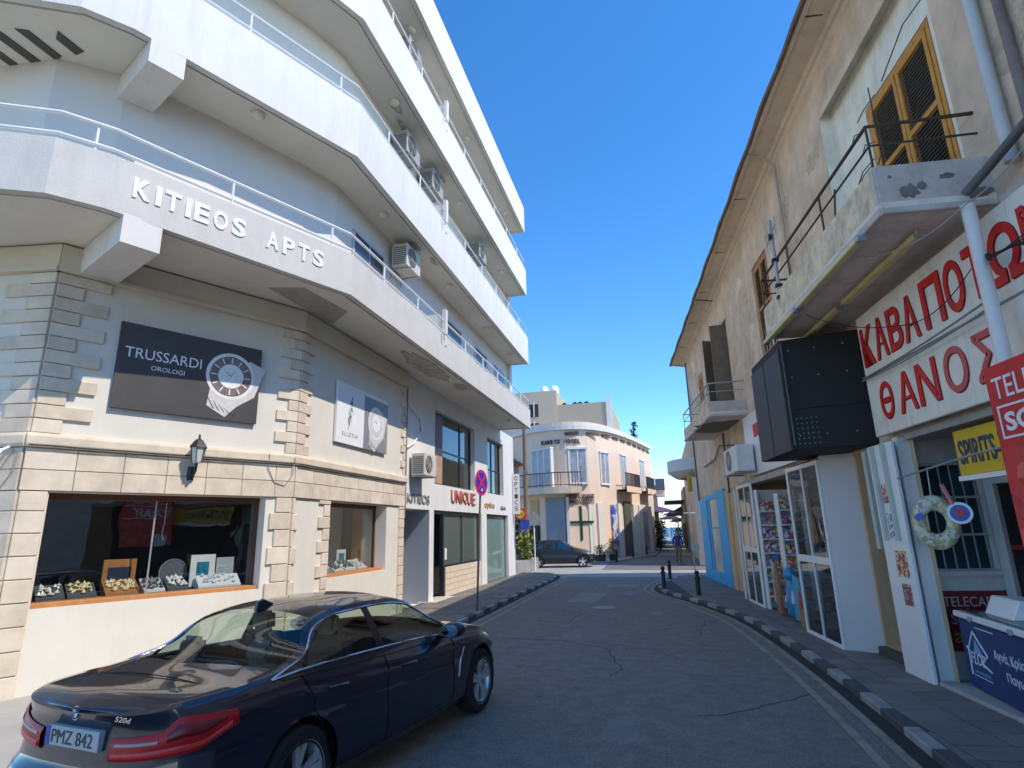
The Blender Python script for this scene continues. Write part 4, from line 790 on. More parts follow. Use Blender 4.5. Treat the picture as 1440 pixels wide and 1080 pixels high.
MB(FG).box(.12, .94, -.08, .05, 1.30, 1.36).build('sill', kf, kw_); MB(FG).box(.1, .95, -.04, .04, 2.75, 3.1).build('shutter_panel', mat('grey_shutter', (.33, .33, .32), .6, .2, 5), kw_)
rd = signboard('notice_board', 'dark red TELECARDS board low on the kiosk wall behind the blue freezer', 'sign', FG, .14, .98, .40, 1.12, .012, mat('deep_red', (.20, .01, .02), .6, .2), .002)
text('lettering', 'TELECARDS', FG, .18, .93, .76, .12, mat('letter_dim', (.55, .45, .42), .6), rd, o=.015, d=.003); text('lettering', 'SO EASY', FG, .24, .72, .6, .13, MATS['letter_dim'], rd, o=.015, d=.003); text('lettering', 'arta', FG, .24, .5, .4, .14, mat('letter_ochre', (.6, .25, .03), .6), rd, o=.015, d=.003)
P1 = FG(.98, 0, 0); FK = Fr((P1.x, P1.y), (.45, -.89))
kd_ = rp(MB(FK).box(0, .12, -.05, .05, 0, 3.1).box(.95, 1.1, -.05, .05, 0, 3.1).box(.12, .95, -.05, .05, 2.45, 2.95), 'kiosk_door_frame', kf, bevel=.008)
MB(FK).box(.12, .95, -.04, -.03, .1, 2.45).build('door_pane', mat('door_pane_dark', (.02, .018, .02), .15, .4, 5), kd_)
MB(FK).box(.14, .93, -.02, -.01, 1.62, 1.68).box(.3, .9, -.02, -.01, 1.0, 1.45).build('door_sticker', mat('sticker_red', (.25, .01, .015), .5), kd_)
for i in range(7): MB(FK).box(.16 + i * .11, .175 + i * .11, 0, .012, .45, .95).build('door_bar', gsteel, kd_)
P2 = FK(1.1, 0, 0); rp(MB().quad([(P2.x, P2.y, 0), (P2.x + .4, P2.y - 4, 0), (P2.x + .4, P2.y - 4, 3.12), (P2.x, P2.y, 3.12)]), 'kiosk_inner_wall', mat('kiosk_goods', (.10, .06, .05), .7, .8, 8))
rp(MB(FR).box(16.9, 22, -1.4, .1, 3.06, 3.13), 'kiosk_ceiling', mat('kiosk_ceiling', (.35, .33, .28), .8, .2, 3)); rp(MB(FR).box(16.86, 22, -1.6, .22, -.02, .085), 'kiosk_plinth', mat('pale_plinth', (.45, .43, .39), .85, .2, 3, .3, 40, streak=.4), bevel=.01)
ss = signboard('shop_sign', 'yellow SPIRITS-WINES sign with dark letters above the kiosk door', 'shop sign', FR, 17.78, 20.2, 2.50, 3.02, .05, mat('sign_yellow2', (.72, .47, .015), .5, .1, 5, streak=.2), -.05, bevel=.005)
text('lettering', 'SPIRITS-WINES', FR, 17.84, 2.62, 1.34, .28, mat('letter_navy', (.03, .05, .10), .5), ss, o=.001, d=.006, bold=.02); MB(FR).box(17.76, 20.2, -.06, .02, 2.44, 2.495).build('frame', whitep, ss)
tag(MB(FR).tube([(16.95, .3, 2.55), (18.6, .32, 2.66), (19.5, .3, 2.7)], .012, 6).build('awning_bar', gsteel), 'thin steel bar across the front of the kiosk carrying beach toys', 'bar')
# beach toys on the bar
rg = thing('swim_ring', 'patterned inflatable swim ring hanging in front of the kiosk window', 'swim ring', FR(17.6, .34, 1.9)); fl = printmat('ring_print', (.62, .58, .40), [(.30, .40, .15), (.6, .45, .2), (.65, .62, .5), (.4, .25, .3)], 28)
FT = Fr(FR(17.35, .42, 0)[:2], (.95, -.3)); 
def torus(fr, s, z, R0, r, o, sy, m_, nm, parent, n=30, k=12):
    rows = [[fr(s + (R0 + r * math.cos(b)) * math.cos(a), o + r * .8 * math.sin(b), z + (R0 + r * math.cos(b)) * math.sin(a) * sy) for b in [2 * math.pi * j / k for j in range(k)]] for a in [2 * math.pi * i / n for i in range(n + 1)]]
    return MB().grid(rows, True).build(nm, m_, parent, smooth=70)
torus(FT, .24, 1.98, .17, .07, .02, 1.35, fl, 'tube', rg); MB(FT).prism([(.06, 2.0), (.13, 2.02), (.12, 2.1), (.07, 2.09), (.03, 2.05)], .075, .085, 'y').build('print', mat('toy_blue', (.02, .12, .5), .4), rg); MB(FT).tube([(.24, 0, 2.3), (.26, .0, 2.62)], .004, 4).build('string', whitep, rg)
bd_ = thing('beach_bat', 'round beach bat with white rim, blue ring and red centre beside the swim ring', 'toy', FR(17.8, .4, 1.9))
FT2 = Fr(FT(.48, .12, 0)[:2], (.95, -.3)); disc(FT2, 0, 2.08, .125, 0, .015, whitep, 'bat_face', bd_); disc(FT2, 0, 2.08, .095, .016, .004, mat('toy_blue', (.02, .12, .5), .4), 'bat_ring', bd_); disc(FT2, 0, 2.085, .05, .021, .004, mat('toy_red', (.6, .04, .05), .4), 'bat_centre', bd_); MB(FT2).tube([(-.05, 0, 2.18), (-.12, 0, 2.42)], .025, 8).build('handle', mat('toy_pink', (.65, .2, .2), .5), bd_)
fg = thing('beach_toy', 'bright rainbow beach toy behind the freezer lid at the right edge', 'toy', FR(19, .2, 1.2)); FTT = Fr(FR(18.85, .1, 0)[:2], (.8, -.6))
for i, c_ in enumerate(((.6, .05, .05), (.75, .3, .02), (.8, .6, .05), (.1, .45, .1), (.05, .2, .6))): MB(FTT).box(-.05, .25, 0, .06, 1.15 + i * .07, 1.21 + i * .07).build('stripe', mat('rainbow_%s' % 'abcde'[i], c_, .5), fg)
# blue freezer
FF = Fr((3.40, 8.66), (-.03, -1)); fz = thing('chest_freezer', 'blue ice-cream chest freezer with white rim and Greek lettering on the kiosk step', 'freezer', FF(1, -.35, .08))
fb = mat('freezer_blue', (.012, .04, .16), .4, .08, 2)
MB(FF).box(0, 2.1, -.68, 0, .10, .86).build('body', fb, fz, bevel=.02); MB(FF).box(-.03, 2.13, -.71, .03, .86, .93).build('rim', whitep, fz, bevel=.015)
MB(FF).prism([(-.66, .93), (-.02, .93), (-.02, .95), (-.66, 1.02)], .06, 2.05, 'x').build('lid', glassmat('lid_glass', (.5, .6, .65), .2), fz)
for s in (.42, 1.3): MB(FF).box(s, s + .07, .03, .06, .855, .915).build('handle', gsteel, fz, bevel=.01)
hs_ = MB(FF)
for a, b in (((.16, .25), (.18, .54)), ((.18, .54), (.35, .74)), ((.35, .74), (.62, .52)), ((.62, .52), (.46, .42)), ((.46, .42), (.66, .36)), ((.14, .55), (.20, .50))): hs_.tube([(a[0], .005, a[1]), (b[0], .005, b[1])], .010, 5)
hs_.build('logo_line', lw, fz); MB(FF).prism([(.3, .5), (.36, .66), (.46, .56), (.52, .48)], .002, .006, 'y').build('logo_patch', mat('logo_blue', (.25, .4, .65), .5), fz)
text('lettering', 'FLOE', FF, .2, .38, .35, .13, lw, fz, o=.002, d=.006, shear=.3); text('lettering', 'Αγνά, Κρύα', FF, .78, .50, .62, .13, lw, fz, o=.002, d=.004); text('lettering', 'Παγωτά', FF, .98, .32, .5, .12, lw, fz, o=.002, d=.004); MB(FF).box(.42, .85, .002, .005, .79, .80).box(.2, .62, .002, .005, .25, .258).build('logo_line', lw, fz)
text('lettering', 'ice cream and ice', FF, .24, .285, .34, .04, MATS['logo_blue'], fz, o=.002, d=.004)
pk = tag(MB(FF).prism([(-.5, .96), (-.1, .96), (-.2, 1.16), (-.55, 1.14)], .5, 1.1, 'x').build('carton', whitep, bevel=.01), 'crumpled white carton lying on the freezer lid', 'carton')
# white glazed doors of the middle shops
def gdoor(label, s0, s1, off, z1, ang, leaves=1, trans=1.32):
    A = FR(s0, off, 0); f = Fr((A.x, A.y), Matrix.Rotation(ang, 3, 'Z') @ FR.a); w = s1 - s0; t = thing('glazed_door', label, 'door', f(w / 2, 0, 0))
    MB(f).box(0, .07, 0, .05, 0, z1).box(w - .07, w, 0, .05, 0, z1).box(.07, w - .07, 0, .05, 0, .1).box(.07, w - .07, 0, .05, z1 - .08, z1).box(.07, w - .07, 0, .05, trans, trans + .12).build('frame', whitep, t, bevel=.006)
    for a, b in ((.1, trans), (trans + .12, z1 - .08)): MB(f).box(.07, w - .07, .02, .028, a, b).build('pane', glassmat('door_glass', (.6, .65, .65), .14), t); MB(f).box(w / 2 - .02, w / 2 + .02, .005, .045, a, b).build('glazing_bar', whitep, t)
    return t, f
gdoor('white glazed folding door at the far side of the toy shop, next to the ochre pillar', 8.2, 9.7, .32, 3.05, 0)
gdoor('white glazed door at the near side of the toy shop, by the pale wall', 13.05, 14.75, .45, 3.06, 0)
q = [FR(14.76, .46, 0), FR(15.07, -.12, 0)]; rp(MB().quad([(q[0].x, q[0].y, 0), (q[1].x, q[1].y, 0), (q[1].x, q[1].y, 3.12), (q[0].x, q[0].y, 3.12)]).quad([(q[0].x, q[0].y, 3.1), (q[1].x, q[1].y, 3.1), *[tuple(FR(13.0, -.1, 3.1)), tuple(FR(13.0, .45, 3.1))]]), 'side_panel', mat('lilac_panel', (.68, .60, .56), .6, .05, 2))
gdoor('narrow white glazed leaf standing open beside the ochre pillar', 6.9, 7.9, .12, 3.0, R(-12))
# shop interior
si = MB(FR); si.quad([(8.2, -1.2, 0), (14.6, -1.2, 0), (14.6, -1.2, 3.1), (8.2, -1.2, 3.1)]).quad([(8.2, -1.2, .02), (14.6, -1.2, .02), (14.6, 0, .02), (8.2, 0, .02)]); rp(si, 'shop_interior', mat('shop_dim', (.25, .23, .21), .8, .4, 2))
rp(MB(FR).box(8.2, 13.1, .0, .3, 3.02, 3.14), 'shop_lintel', mat('lintel', (.45, .42, .36), .7, .2, 3, streak=.5)); 
sgn = signboard('shop_sign', 'plain white sign with a red mark between the air conditioner and the black box', 'shop sign', FR, 8.9, 13.8, 3.25, 4.82, .05, whitep, .1); MB(FR).box(9.85, 10.42, .151, .158, 4.17, 4.5).build('mark', red, sgn)
pr = [printmat('toys_a', (.3, .2, .45), [(.8, .08, .05), (.1, .2, .6), (.8, .75, .7), (.8, .45, .05)], 16), printmat('toys_b', (.8, .75, .7), [(.75, .05, .06), (.15, .3, .6), (.8, .6, .1), (.1, .1, .15)], 14), printmat('toys_c', (.4, .3, .6), [(.6, .1, .15), (.8, .75, .8), (.2, .35, .3)], 18)]
for i, (s, w, o_, z1) in enumerate(((9.95, .85, .30, 2.85), (11.0, .8, .12, 2.7), (12.0, .8, -.12, 2.7), (12.9, .7, .1, 2.2))):
    t = thing('goods_rack', ['far rack of boxed toys just inside the toy shop, beside the folding door', 'second rack of goods in the toy shop entrance', 'deep rack of goods in the middle of the toy shop', 'near rack of goods behind the glazed door of the toy shop'][i], 'rack', FR(s + w / 2, o_, 0), 'racks in the toy shop')
    q0 = FR(s, o_, 0); FX = Fr((q0.x, q0.y), (-FR.n.x, -FR.n.y)); MB(FX).box(0, .03, -.3, 0, .04, z1).box(w - .03, w, -.3, 0, .04, z1).box(0, w, -.3, -.28, .04, z1).build('rack_frame', whitep, t)
    z = .35; k = 0
    while z < z1 - .25:
        MB(FX).box(.03, w - .03, -.28, 0, z - .03, z).build('shelf', whitep, t); n = 5
        for j in range(n): MB(FX).box(.05 + j * (w - .1) / n, .04 + (j + 1) * (w - .1) / n - .01, -.2, random.uniform(-.03, .02), z, z + random.uniform(.17, .28)).build('packet', pr[(i + k + j) % 3], t)
        z += .33; k += 1
tag(MB(FR).prism([(12.2, 2.55), (13.3, 2.62), (13.3, 3.0), (12.9, 2.8), (12.4, 3.0)], .2, .26, 'y').build('hanging_bag', mat('bag_red', (.5, .03, .03), .4, .2, 6)), 'glossy red inflatable hanging from the toy shop lintel', 'inflatable')
tag(MB(FR).box(12.95, 13.05, .42, .47, 1.35, 3.05).build('red_strip', mat('strip_red', (.5, .02, .02), .5, .2, 6)), 'thin vertical red strip beside the near glazed door', 'banner')
# blue toy, swim boards, display easels on the pavement
def doll(label, s, o_, cols, h=.95, round_=True):
    t = thing('beach_toy', label, 'inflatable toy', FR(s, o_, .05)); a, b, c_ = cols
    MB(FR).lathe((s, o_, .10), [(.02, 0), (.17, .06), (.2, .25 * h), (.15, .55 * h), (.08, .66 * h)], 14, sy=.5).build('body', a, t, smooth=60); MB(FR).lathe((s, o_, .10 + .64 * h), [(.03, 0), (.13, .05), (.15, .14), (.10, .24), (.02, .28)], 12, sy=.8).build('head', b, t, smooth=60)
    for sg_ in (-1, 1): MB(FR).tube([(s + .14 * sg_, o_, .55 * h), (s + .24 * sg_, o_ + .05, .35 * h)], .045, 8).build('arm', c_, t, smooth=60)
    return t
tb = mat('toy_sky', (.02, .28, .55), .3, .3, 6); twh = mat('toy_white', (.6, .62, .65), .35, .2, 8)
doll('blue and white inflatable toy standing at the toy shop doorway', 11.75, .30, (tb, tb, twh), 1.15)
bo = thing('boogie_board', 'light blue and red foam board leaning against the toy shop', 'board', FR(12.2, .3, .05)); MB(FR).prism([(11.95, .1), (12.5, .12), (12.5, .65), (12.3, .95), (12.05, .98), (11.95, .6)], .30, .34, 'y').build('board', mat('foam_blue', (.10, .38, .55), .4, .2, 4), bo); MB(FR).prism([(12.25, .1), (12.5, .1), (12.5, .6), (12.35, .75)], .341, .35, 'y').build('print', mat('foam_red', (.55, .05, .04), .5, .2, 5), bo)
bo = thing('boogie_board', 'brown and white foam board upright at the far side of the toy shop door', 'board', FR(10.9, .3, .05)); MB(FR).prism([(10.75, .08), (11.05, .08), (11.1, .7), (10.95, 1.15), (10.8, 1.1), (10.7, .7)], .30, .35, 'y').build('board', mat('foam_tan', (.36, .18, .08), .5, .3, 4), bo); MB(FR).prism([(10.55, .3), (10.74, .3), (10.8, 1.1), (10.6, 1.15)], .29, .33, 'y').build('stripe', twh, bo)
cr = thing('cardboard_box', 'brown cardboard box on the pavement under the foam board', 'box', FR(12.75, .35, .04)); MB(FR).box(12.5, 12.95, .1, .42, .05, .38).build('box', mat('cardboard', (.33, .22, .12), .85, .15, 4), cr, bevel=.005); MB(FR).box(12.5, 12.95, .424, .43, .20, .215).build('tape', mat('tape', (.45, .36, .22), .4), cr)
# AC of toy shop, door cable
ac_unit('white air conditioner with its fan facing the street, above the toy shop on the right', (FR(8.3, .12, 0).x, FR(8.3, .12, 0).y, 3.34), FR.a, 1.5, .42, .68, m=mat('ac_white', (.80, .78, .73), .5, .1, 5, streak=.4), group='air conditioners over the toy shop')
rp(MB(FR).box(5.05, 5.6, -.02, .06, 0, 3.1), 'pillar', tan, bevel=.01)
wire([(2.0, .05, 4.2), (4.2, .06, 4.25), (5.2, .06, 4.6), (7.5, .1, 4.3)], .02, mat('wire_brown', (.10, .07, .05), .7), 'dark cable along the beige wall above the blue door')
rp(MB(FR).tube([(5.9, .06, 4.9), (5.9, .06, 3.0)], .03, 6), 'conduit', rust)
# blue door
bdm = mat('blue_door_paint', (.012, .42, .78), .5, .15, 5, streak=.35, dirt=(.02, .12, .25))
bdr = rp(MB(FR).box(.2, 1.7, 0, .07, .02, 3.05).box(3.7, 4.98, 0, .07, .02, 3.2).box(1.7, 3.7, 0, .07, .02, .42).box(1.7, 3.7, 0, .07, 2.95, 3.12), 'blue_shopfront', bdm, bevel=.01)
MB(FR).box(1.7, 3.7, .0, .02, .42, 2.95).build('pane', mat('whitewashed_glass', (.52, .52, .46), .3, .6, 1.5), bdr)
MB(FR).box(2.0, 2.12, .02, .05, .42, 2.95).build('mullion', bdm, bdr); MB(FR).box(.7, 1.2, .07, .075, 1.9, 2.2).build('notice', mat('paper', (.55, .5, .38), .8), bdr); MB(FR).box(2.12, 3.7, .021, .04, 1.9, 1.96).build('glazing_bar', bdm, bdr)
# antenna on balcony
an = thing('tv_antenna', 'small TV antenna on a steel pole strapped to the near balcony rail', 'antenna', FR(16.9, 1.12, 5.5))
MB(FR).tube([(16.0, 1.1, 5.5), (16.0, 1.1, 6.95)], .028, 8).build('mast', gsteel, an, smooth=60); MB(FR).tube([(15.75, 1.12, 6.6), (16.3, 1.12, 6.72)], .01, 5).build('boom', gsteel, an); MB(FR).box(15.97, 16.03, 1.07, 1.15, 6.6, 6.7).build('clamp', bl, an)
for i, s in enumerate((15.78, 15.9, 16.02, 16.14, 16.27)): MB(FR).tube([(s, 1.12, 6.45 + .02 * i), (s, 1.12, 6.80 + .02 * i)], .007, 4).build('element', gsteel, an)
for z in (5.55, 5.75, 6.2): MB(FR).box(15.96, 16.04, 1.05, 1.15, z, z + .05).build('clamp', bl, an)
# ================================================================ CARS
def interp(x, T):
    if x <= T[0][0]: return T[0][1]
    for (a, b), (c, d) in zip(T, T[1:]):
        if x <= c: return b + (d - b) * (x - a) / (c - a)
    return T[-1][1]
def smooth(T, n=3, step=.05):
    xs = [T[0][0] + i * step for i in range(int((T[-1][0] - T[0][0]) / step) + 1)] + [T[-1][0]]; ys = [interp(x, T) for x in xs]
    for _ in range(n): ys = [ys[0]] + [(ys[i - 1] + 2 * ys[i] + ys[i + 1]) / 4 for i in range(1, len(ys) - 1)] + [ys[-1]]
    return list(zip(xs, ys))
def make_car(root, paint, P, detail=True):
    'P: parameters; local x forward from rear axle, y left, z up. Returns surface samplers'
    M = WM[root]; fr = lambda x, y, z: M @ Vector((x, y, z))
    zt, zb, pw = smooth(P['zt']), smooth(P['zb']), P['plan']
    xr, xf = P['plan'][0][0], P['plan'][-1][0]; wb = P['wb']
    brk = sorted(P['brk']); q = []
    for i, (a, b) in enumerate(zip(pw, pw[1:])):
        a, b = Vector(a), Vector(b); L = (b - a).length; n = max(1, round(L / .045)); q += [a.lerp(b, k / n) for k in range(n)]
    q.append(Vector(pw[-1]))
    for _ in range(4): q = [q[0]] + [(q[i - 1] + 2 * q[i] + q[i + 1]) / 4 for i in range(1, len(q) - 1)] + [q[-1]]
    for bx_ in brk:   # snap nearest side station to each break
        k = min(range(len(q)), key=lambda i: abs(q[i].x - bx_) + (9 if abs(q[i].y) < .6 else 0)); q[k] = Vector((bx_, q[k].y))
    NL, NS, NT = 20, 8, 10
    fv = [(0, .90), (.10, .955), (.25, .985), (.45, 1.0), (.60, .99), (.72, .975), (.80, .998), (.86, .988), (.93, .965), (1, .92)]
    zs = P['sill']; rx = P['rearprof']; fx = P['frontprof']; sl = P['slant']; xk = P['slantx']
    G = lambda x: min(max((interp(x, zt) - interp(x, zb) - .06) / P['gh'], 0), 1)
    def low(p, v):
        ends = max(0, min(1, (-.55 - p.x) / .5)); endf = max(0, min(1, (p.x - (xf - .75)) / .6))
        f = interp(v, fv); x = p.x + interp(v, rx) * ends + interp(v, fx) * endf
        return Vector((x, p.y * f, zs + v * (interp(p.x, zb) - zs) + (.06 * ends + .0 * endf) * (1 - v) ** 2))
    def side(p, t):
        g = G(p.x); b = low(p, 1); yr = b.y * (1 - .32 * g); zr = b.z + (interp(p.x, zt) - b.z) * (.5 + .38 * g); e = t ** .92
        sh = sl * t * math.exp(-((p.x - xk) / .45) ** 2)
        return Vector((b.x + sh, b.y + (yr - b.y) * (t * .8 + .2 * t * t), b.z + (zr - b.z) * e))
    def top(p, u):
        r = side(p, 1); g = G(p.x); z1 = interp(p.x, zt); z1 = max(z1, r.z)
        return Vector((r.x + (p.x - r.x) * u * .6, r.y * (1 - u), r.z + (z1 - r.z) * (1 - (1 - u) ** 2.2)))
    rows = NL + 1 + NS + NT; V = []; grid = {}
    for s in (1, -1):
        for i, p in enumerate(q):
            for r in range(rows):
                if s == -1 and r == rows - 1: grid[(s, i, r)] = grid[(1, i, r)]; continue
                if i in (0, len(q) - 1) and s == -1: grid[(s, i, r)] = grid[(1, i, r)]; continue
                if r <= NL: v = low(p, r / NL)
                elif r <= NL + NS: v = side(p, (r - NL) / NS)
                else: v = top(p, (r - NL - NS) / NT)
                v = Vector((v.x, v.y * s, v.z)); grid[(s, i, r)] = len(V); V.append(v)
    R0 = P['arch']; ax = (0, wb); zw = P['rw']
    def region(i, r):
        x = (q[i].x + q[i + 1].x) / 2; pm = (q[i] + q[i + 1]) / 2
        if r >= NL and r < NL + NS:
            t = (r - NL + .5) / NS; zdel = side(pm, 1).z - side(pm, 0).z
            if t > .12 and t < .88 and abs(pm.y) > .6:
                for k, (a, b) in enumerate(P['win']):
                    if a < x < b and zdel > .10: return 'glass%d' % k
                if P['win'][0][0] < x < P['win'][-1][1] and zdel > .10: return 'trim'
        if r >= NL + NS:
            u = (r - NL - NS + .5) / NT
            if u > .1 and abs(pm.y) > .6:
                if P['rg'][0] < x < P['rg'][1]: return 'rear'
                if P['fg'][0] < x < P['fg'][1]: return 'front'
        return 'body'
    def arch(c):
        return any((c.x - a) ** 2 + (c.z - zw) ** 2 < R0 ** 2 for a in ax) and abs(c.y) > .5
    body, parts_ = [], {}
    for s in (1, -1):
        for i in range(len(q) - 1):
            for r in range(rows - 1):
                f = [grid[(s, i, r)], grid[(s, i + 1, r)], grid[(s, i + 1, r + 1)], grid[(s, i, r + 1)]]
                f = [x for k, x in enumerate(f) if x not in f[:k]]
                if len(f) < 3: continue
                if r < NL and all(arch(V[k]) for k in f): continue
                g = region(i, r)
                if g == 'body' or g == 'trim': body.append((f, 1 if g == 'trim' else (0)))
                else: parts_.setdefault((g, s if g[:5] == 'glass' else 0), []).append(f)
    used = {k for f, _ in body for k in f}
    for k in used:
        c = V[k]
        if c.z < zs + .95 * (interp(c.x, zb) - zs) and arch(c):
            a = min(ax, key=lambda a: abs(c.x - a)); d = Vector((c.x - a, c.z - zw)); 
            if d.length > .01: d = d.normalized() * R0; V[k] = Vector((a + d.x, c.y, zw + d.y))
    mb = MB(fr)
    for v in V: mb.P(*v)
    for f, mi in body: mb.mi = mi; mb.face(f)
    mb.mi = 1; us = [k for k in range(len(q))]
    mb.face([grid[(1, i, 0)] for i in us] + [grid[(-1, i, 0)] for i in reversed(us[1:-1])])
    used2 = sorted({k for f in mb.f for k in f}); mp = {k: i for i, k in enumerate(used2)}; mb.v = [mb.v[k] for k in used2]; mb.f = [tuple(mp[k] for k in f) for f in mb.f]
    bo = mb.build('body', [paint, mat('car_black_trim', (.008, .008, .009), .25, .05)], root, smooth=38)
    gm = P['glass']
    for (g, s), fs in parts_.items():
        gb = MB(fr); us2 = sorted({k for f in fs for k in f}); m2 = {k: i for i, k in enumerate(us2)}
        for k in us2: gb.P(*V[k])
        for f in fs: gb.face([m2[k] for k in f])
        gb.build({'rear': 'rear_window', 'front': 'windscreen'}.get(g, 'side_window'), gm, root, smooth=60, rec=True)
    # wheels
    ty = mat('tyre', (.018, .018, .018), .85, .2, 20); rim = mat('rim_silver', (.62, .64, .67), .3, .1, 8, metal=.5); rd_ = mat('rim_dark', (.03, .03, .035), .4)
    wheels = []
    for a in ax:
        for s in (-1, 1):
            yc = s * P['track'];             rr = zw; hw = .115
            tyre = MB(fr).lathe((a, yc, zw), [(rr * .66, -hw), (rr * .93, -hw), (rr * .985, -hw * .8), (rr, -hw * .5), (rr, hw * .5), (rr * .985, hw * .8), (rr * .93, hw), (rr * .66, hw)], 44, 'y', cap=False).build('wheel', ty, root, smooth=35)
            yo = s * hw
            MB(fr).lathe((a, yc, zw), [(rr * .66, yo * .9), (rr * .72, yo * 1.02), (rr * .70, yo * .95), (rr * .64, yo * .6), (rr * .62, -yo)], 40, 'y', cap=False).build('rim_ring', rim, tyre, smooth=40)
            MB(fr).lathe((a, yc, zw), [(.02, yo * .1), (rr * .55, yo * .1), (rr * .55, 0)], 24, 'y').build('brake_disc', rd_, tyre)
            sp_ = MB(fr); k5 = P.get('spokes', 5)
            for k in range(k5):
                for dd in (-.17, .17):
                    an_ = 2 * math.pi * k / k5 + .3 + dd; an2 = 2 * math.pi * k / k5 + .3 + dd * .5
                    c0, s0, c1, s1 = math.cos(an2), math.sin(an2), math.cos(an_), math.sin(an_); wi, wo = .018, .024
                    ya, yb_, th = yc + yo * .72, yc + yo * .92, s * .03
                    pts = [(a + c0 * .05 - s0 * wi, ya, zw + s0 * .05 + c0 * wi), (a + c0 * .05 + s0 * wi, ya, zw + s0 * .05 - c0 * wi), (a + c1 * rr * .67 + s1 * wo, yb_, zw + s1 * rr * .67 - c1 * wo), (a + c1 * rr * .67 - s1 * wo, yb_, zw + s1 * rr * .67 + c1 * wo)]
                    b0 = len(sp_.v)
                    for p in pts: sp_.P(*p)
                    for p in pts: sp_.P(p[0], p[1] - th, p[2])
                    for f in ((0, 1, 2, 3), (7, 6, 5, 4), (0, 4, 5, 1), (1, 5, 6, 2), (2, 6, 7, 3), (3, 7, 4, 0)): sp_.face([b0 + z for z in f])
            sp_.lathe((a, yc, zw), [(.07, yo * .5), (.07, yo * .74), (.03, yo * .8)], 16, 'y'); sp_.build('spokes', rim, tyre)
            # wheel housing
            hb = MB(fr); n = 20; A = [math.pi * (k / n * 1.3 - .15) for k in range(n + 1)]
            y0, y1 = s * (P['track'] + .10), s * (P['track'] - .32)
            hb.grid([[fr(a + R0 * math.cos(t), y0 * .985, zw + R0 * math.sin(t)) for t in A], [fr(a + R0 * math.cos(t), y1, zw + R0 * math.sin(t)) for t in A]]); hb.quad([(a - R0, y1, zs), (a + R0, y1, zs), (a + R0, y1, zw + R0), (a - R0, y1, zw + R0)]); hb.build('wheel_housing', mat('car_under', (.006, .006, .006), .9), root, rec=False)
    return fr, q, low, side, top, bo
PA = dict(wb=2.975, rw=.345, arch=.40, track=.80, sill=.20, slant=.42, slantx=-.32, gh=.40,
    plan=[(-1.10, 0), (-1.095, .30), (-1.07, .52), (-1.02, .68), (-.93, .79), (-.78, .862), (-.5, .905), (0, .928), (.6, .935), (1.6, .932), (2.4, .928), (2.975, .93), (3.3, .895), (3.52, .82), (3.66, .70), (3.74, .52), (3.79, .3), (3.81, 0)],
    zt=[(-1.12, .985), (-1.0, 1.075), (-.85, 1.085), (-.62, 1.10), (-.42, 1.15), (-.1, 1.295), (.3, 1.42), (.7, 1.47), (1.15, 1.482), (1.5, 1.468), (1.8, 1.41), (2.1, 1.25), (2.42, 1.065), (2.7, 1.02), (3.1, .965), (3.45, .88), (3.68, .78), (3.81, .68)],
    zb=[(-1.12, .975), (-1.0, 1.02), (-.5, 1.035), (0, 1.03), (.6, .995), (1.3, .965), (2.0, .945), (2.5, .945), (3.0, .90), (3.4, .80), (3.65, .70), (3.81, .62)],
    rearprof=[(0, .04), (.2, -.03), (.42, -.035), (.5, .0), (.56, .045), (.9, .07), (1, .03)], frontprof=[(0, -.05), (.3, .03), (.6, .03), (1, -.02)],
    brk=[-.32, .0, .06, 1.0, 1.10, 2.28, -.50, .34, 1.72, 2.36], win=[(-.32, .0), (.06, 1.0), (1.10, 2.28)], rg=(-.50, .34), fg=(1.72, 2.36),
    glass=glassmat('car_glass', (.74, .84, .78), .09))
heading = 1.418
cp = mat('deep_blue_paint', (.003, .005, .020), .35, .05, 2, 0, metal=.0, coat=1., spec=.4)
CAR = thing('parked_car', 'dark navy four-door saloon parked at the left kerb in the foreground, plate PMZ 842', 'car', (-3.57, 4.33, -.04), rz=heading)
fr, q, low, side, top, body = make_car(CAR, cp, PA)
RMt = WM[CAR].to_3x3()
chrome = mat('chrome', (.65, .66, .68), .12, .05, metal=1.)
def qat(x): # station by x on the side
    Q = [p for p in q if p.y > .6]; 
    for a, b in zip(Q, Q[1:]):
        if a.x <= x <= b.x: return a.lerp(b, (x - a.x) / max(b.x - a.x, 1e-6))
    return Q[-1]
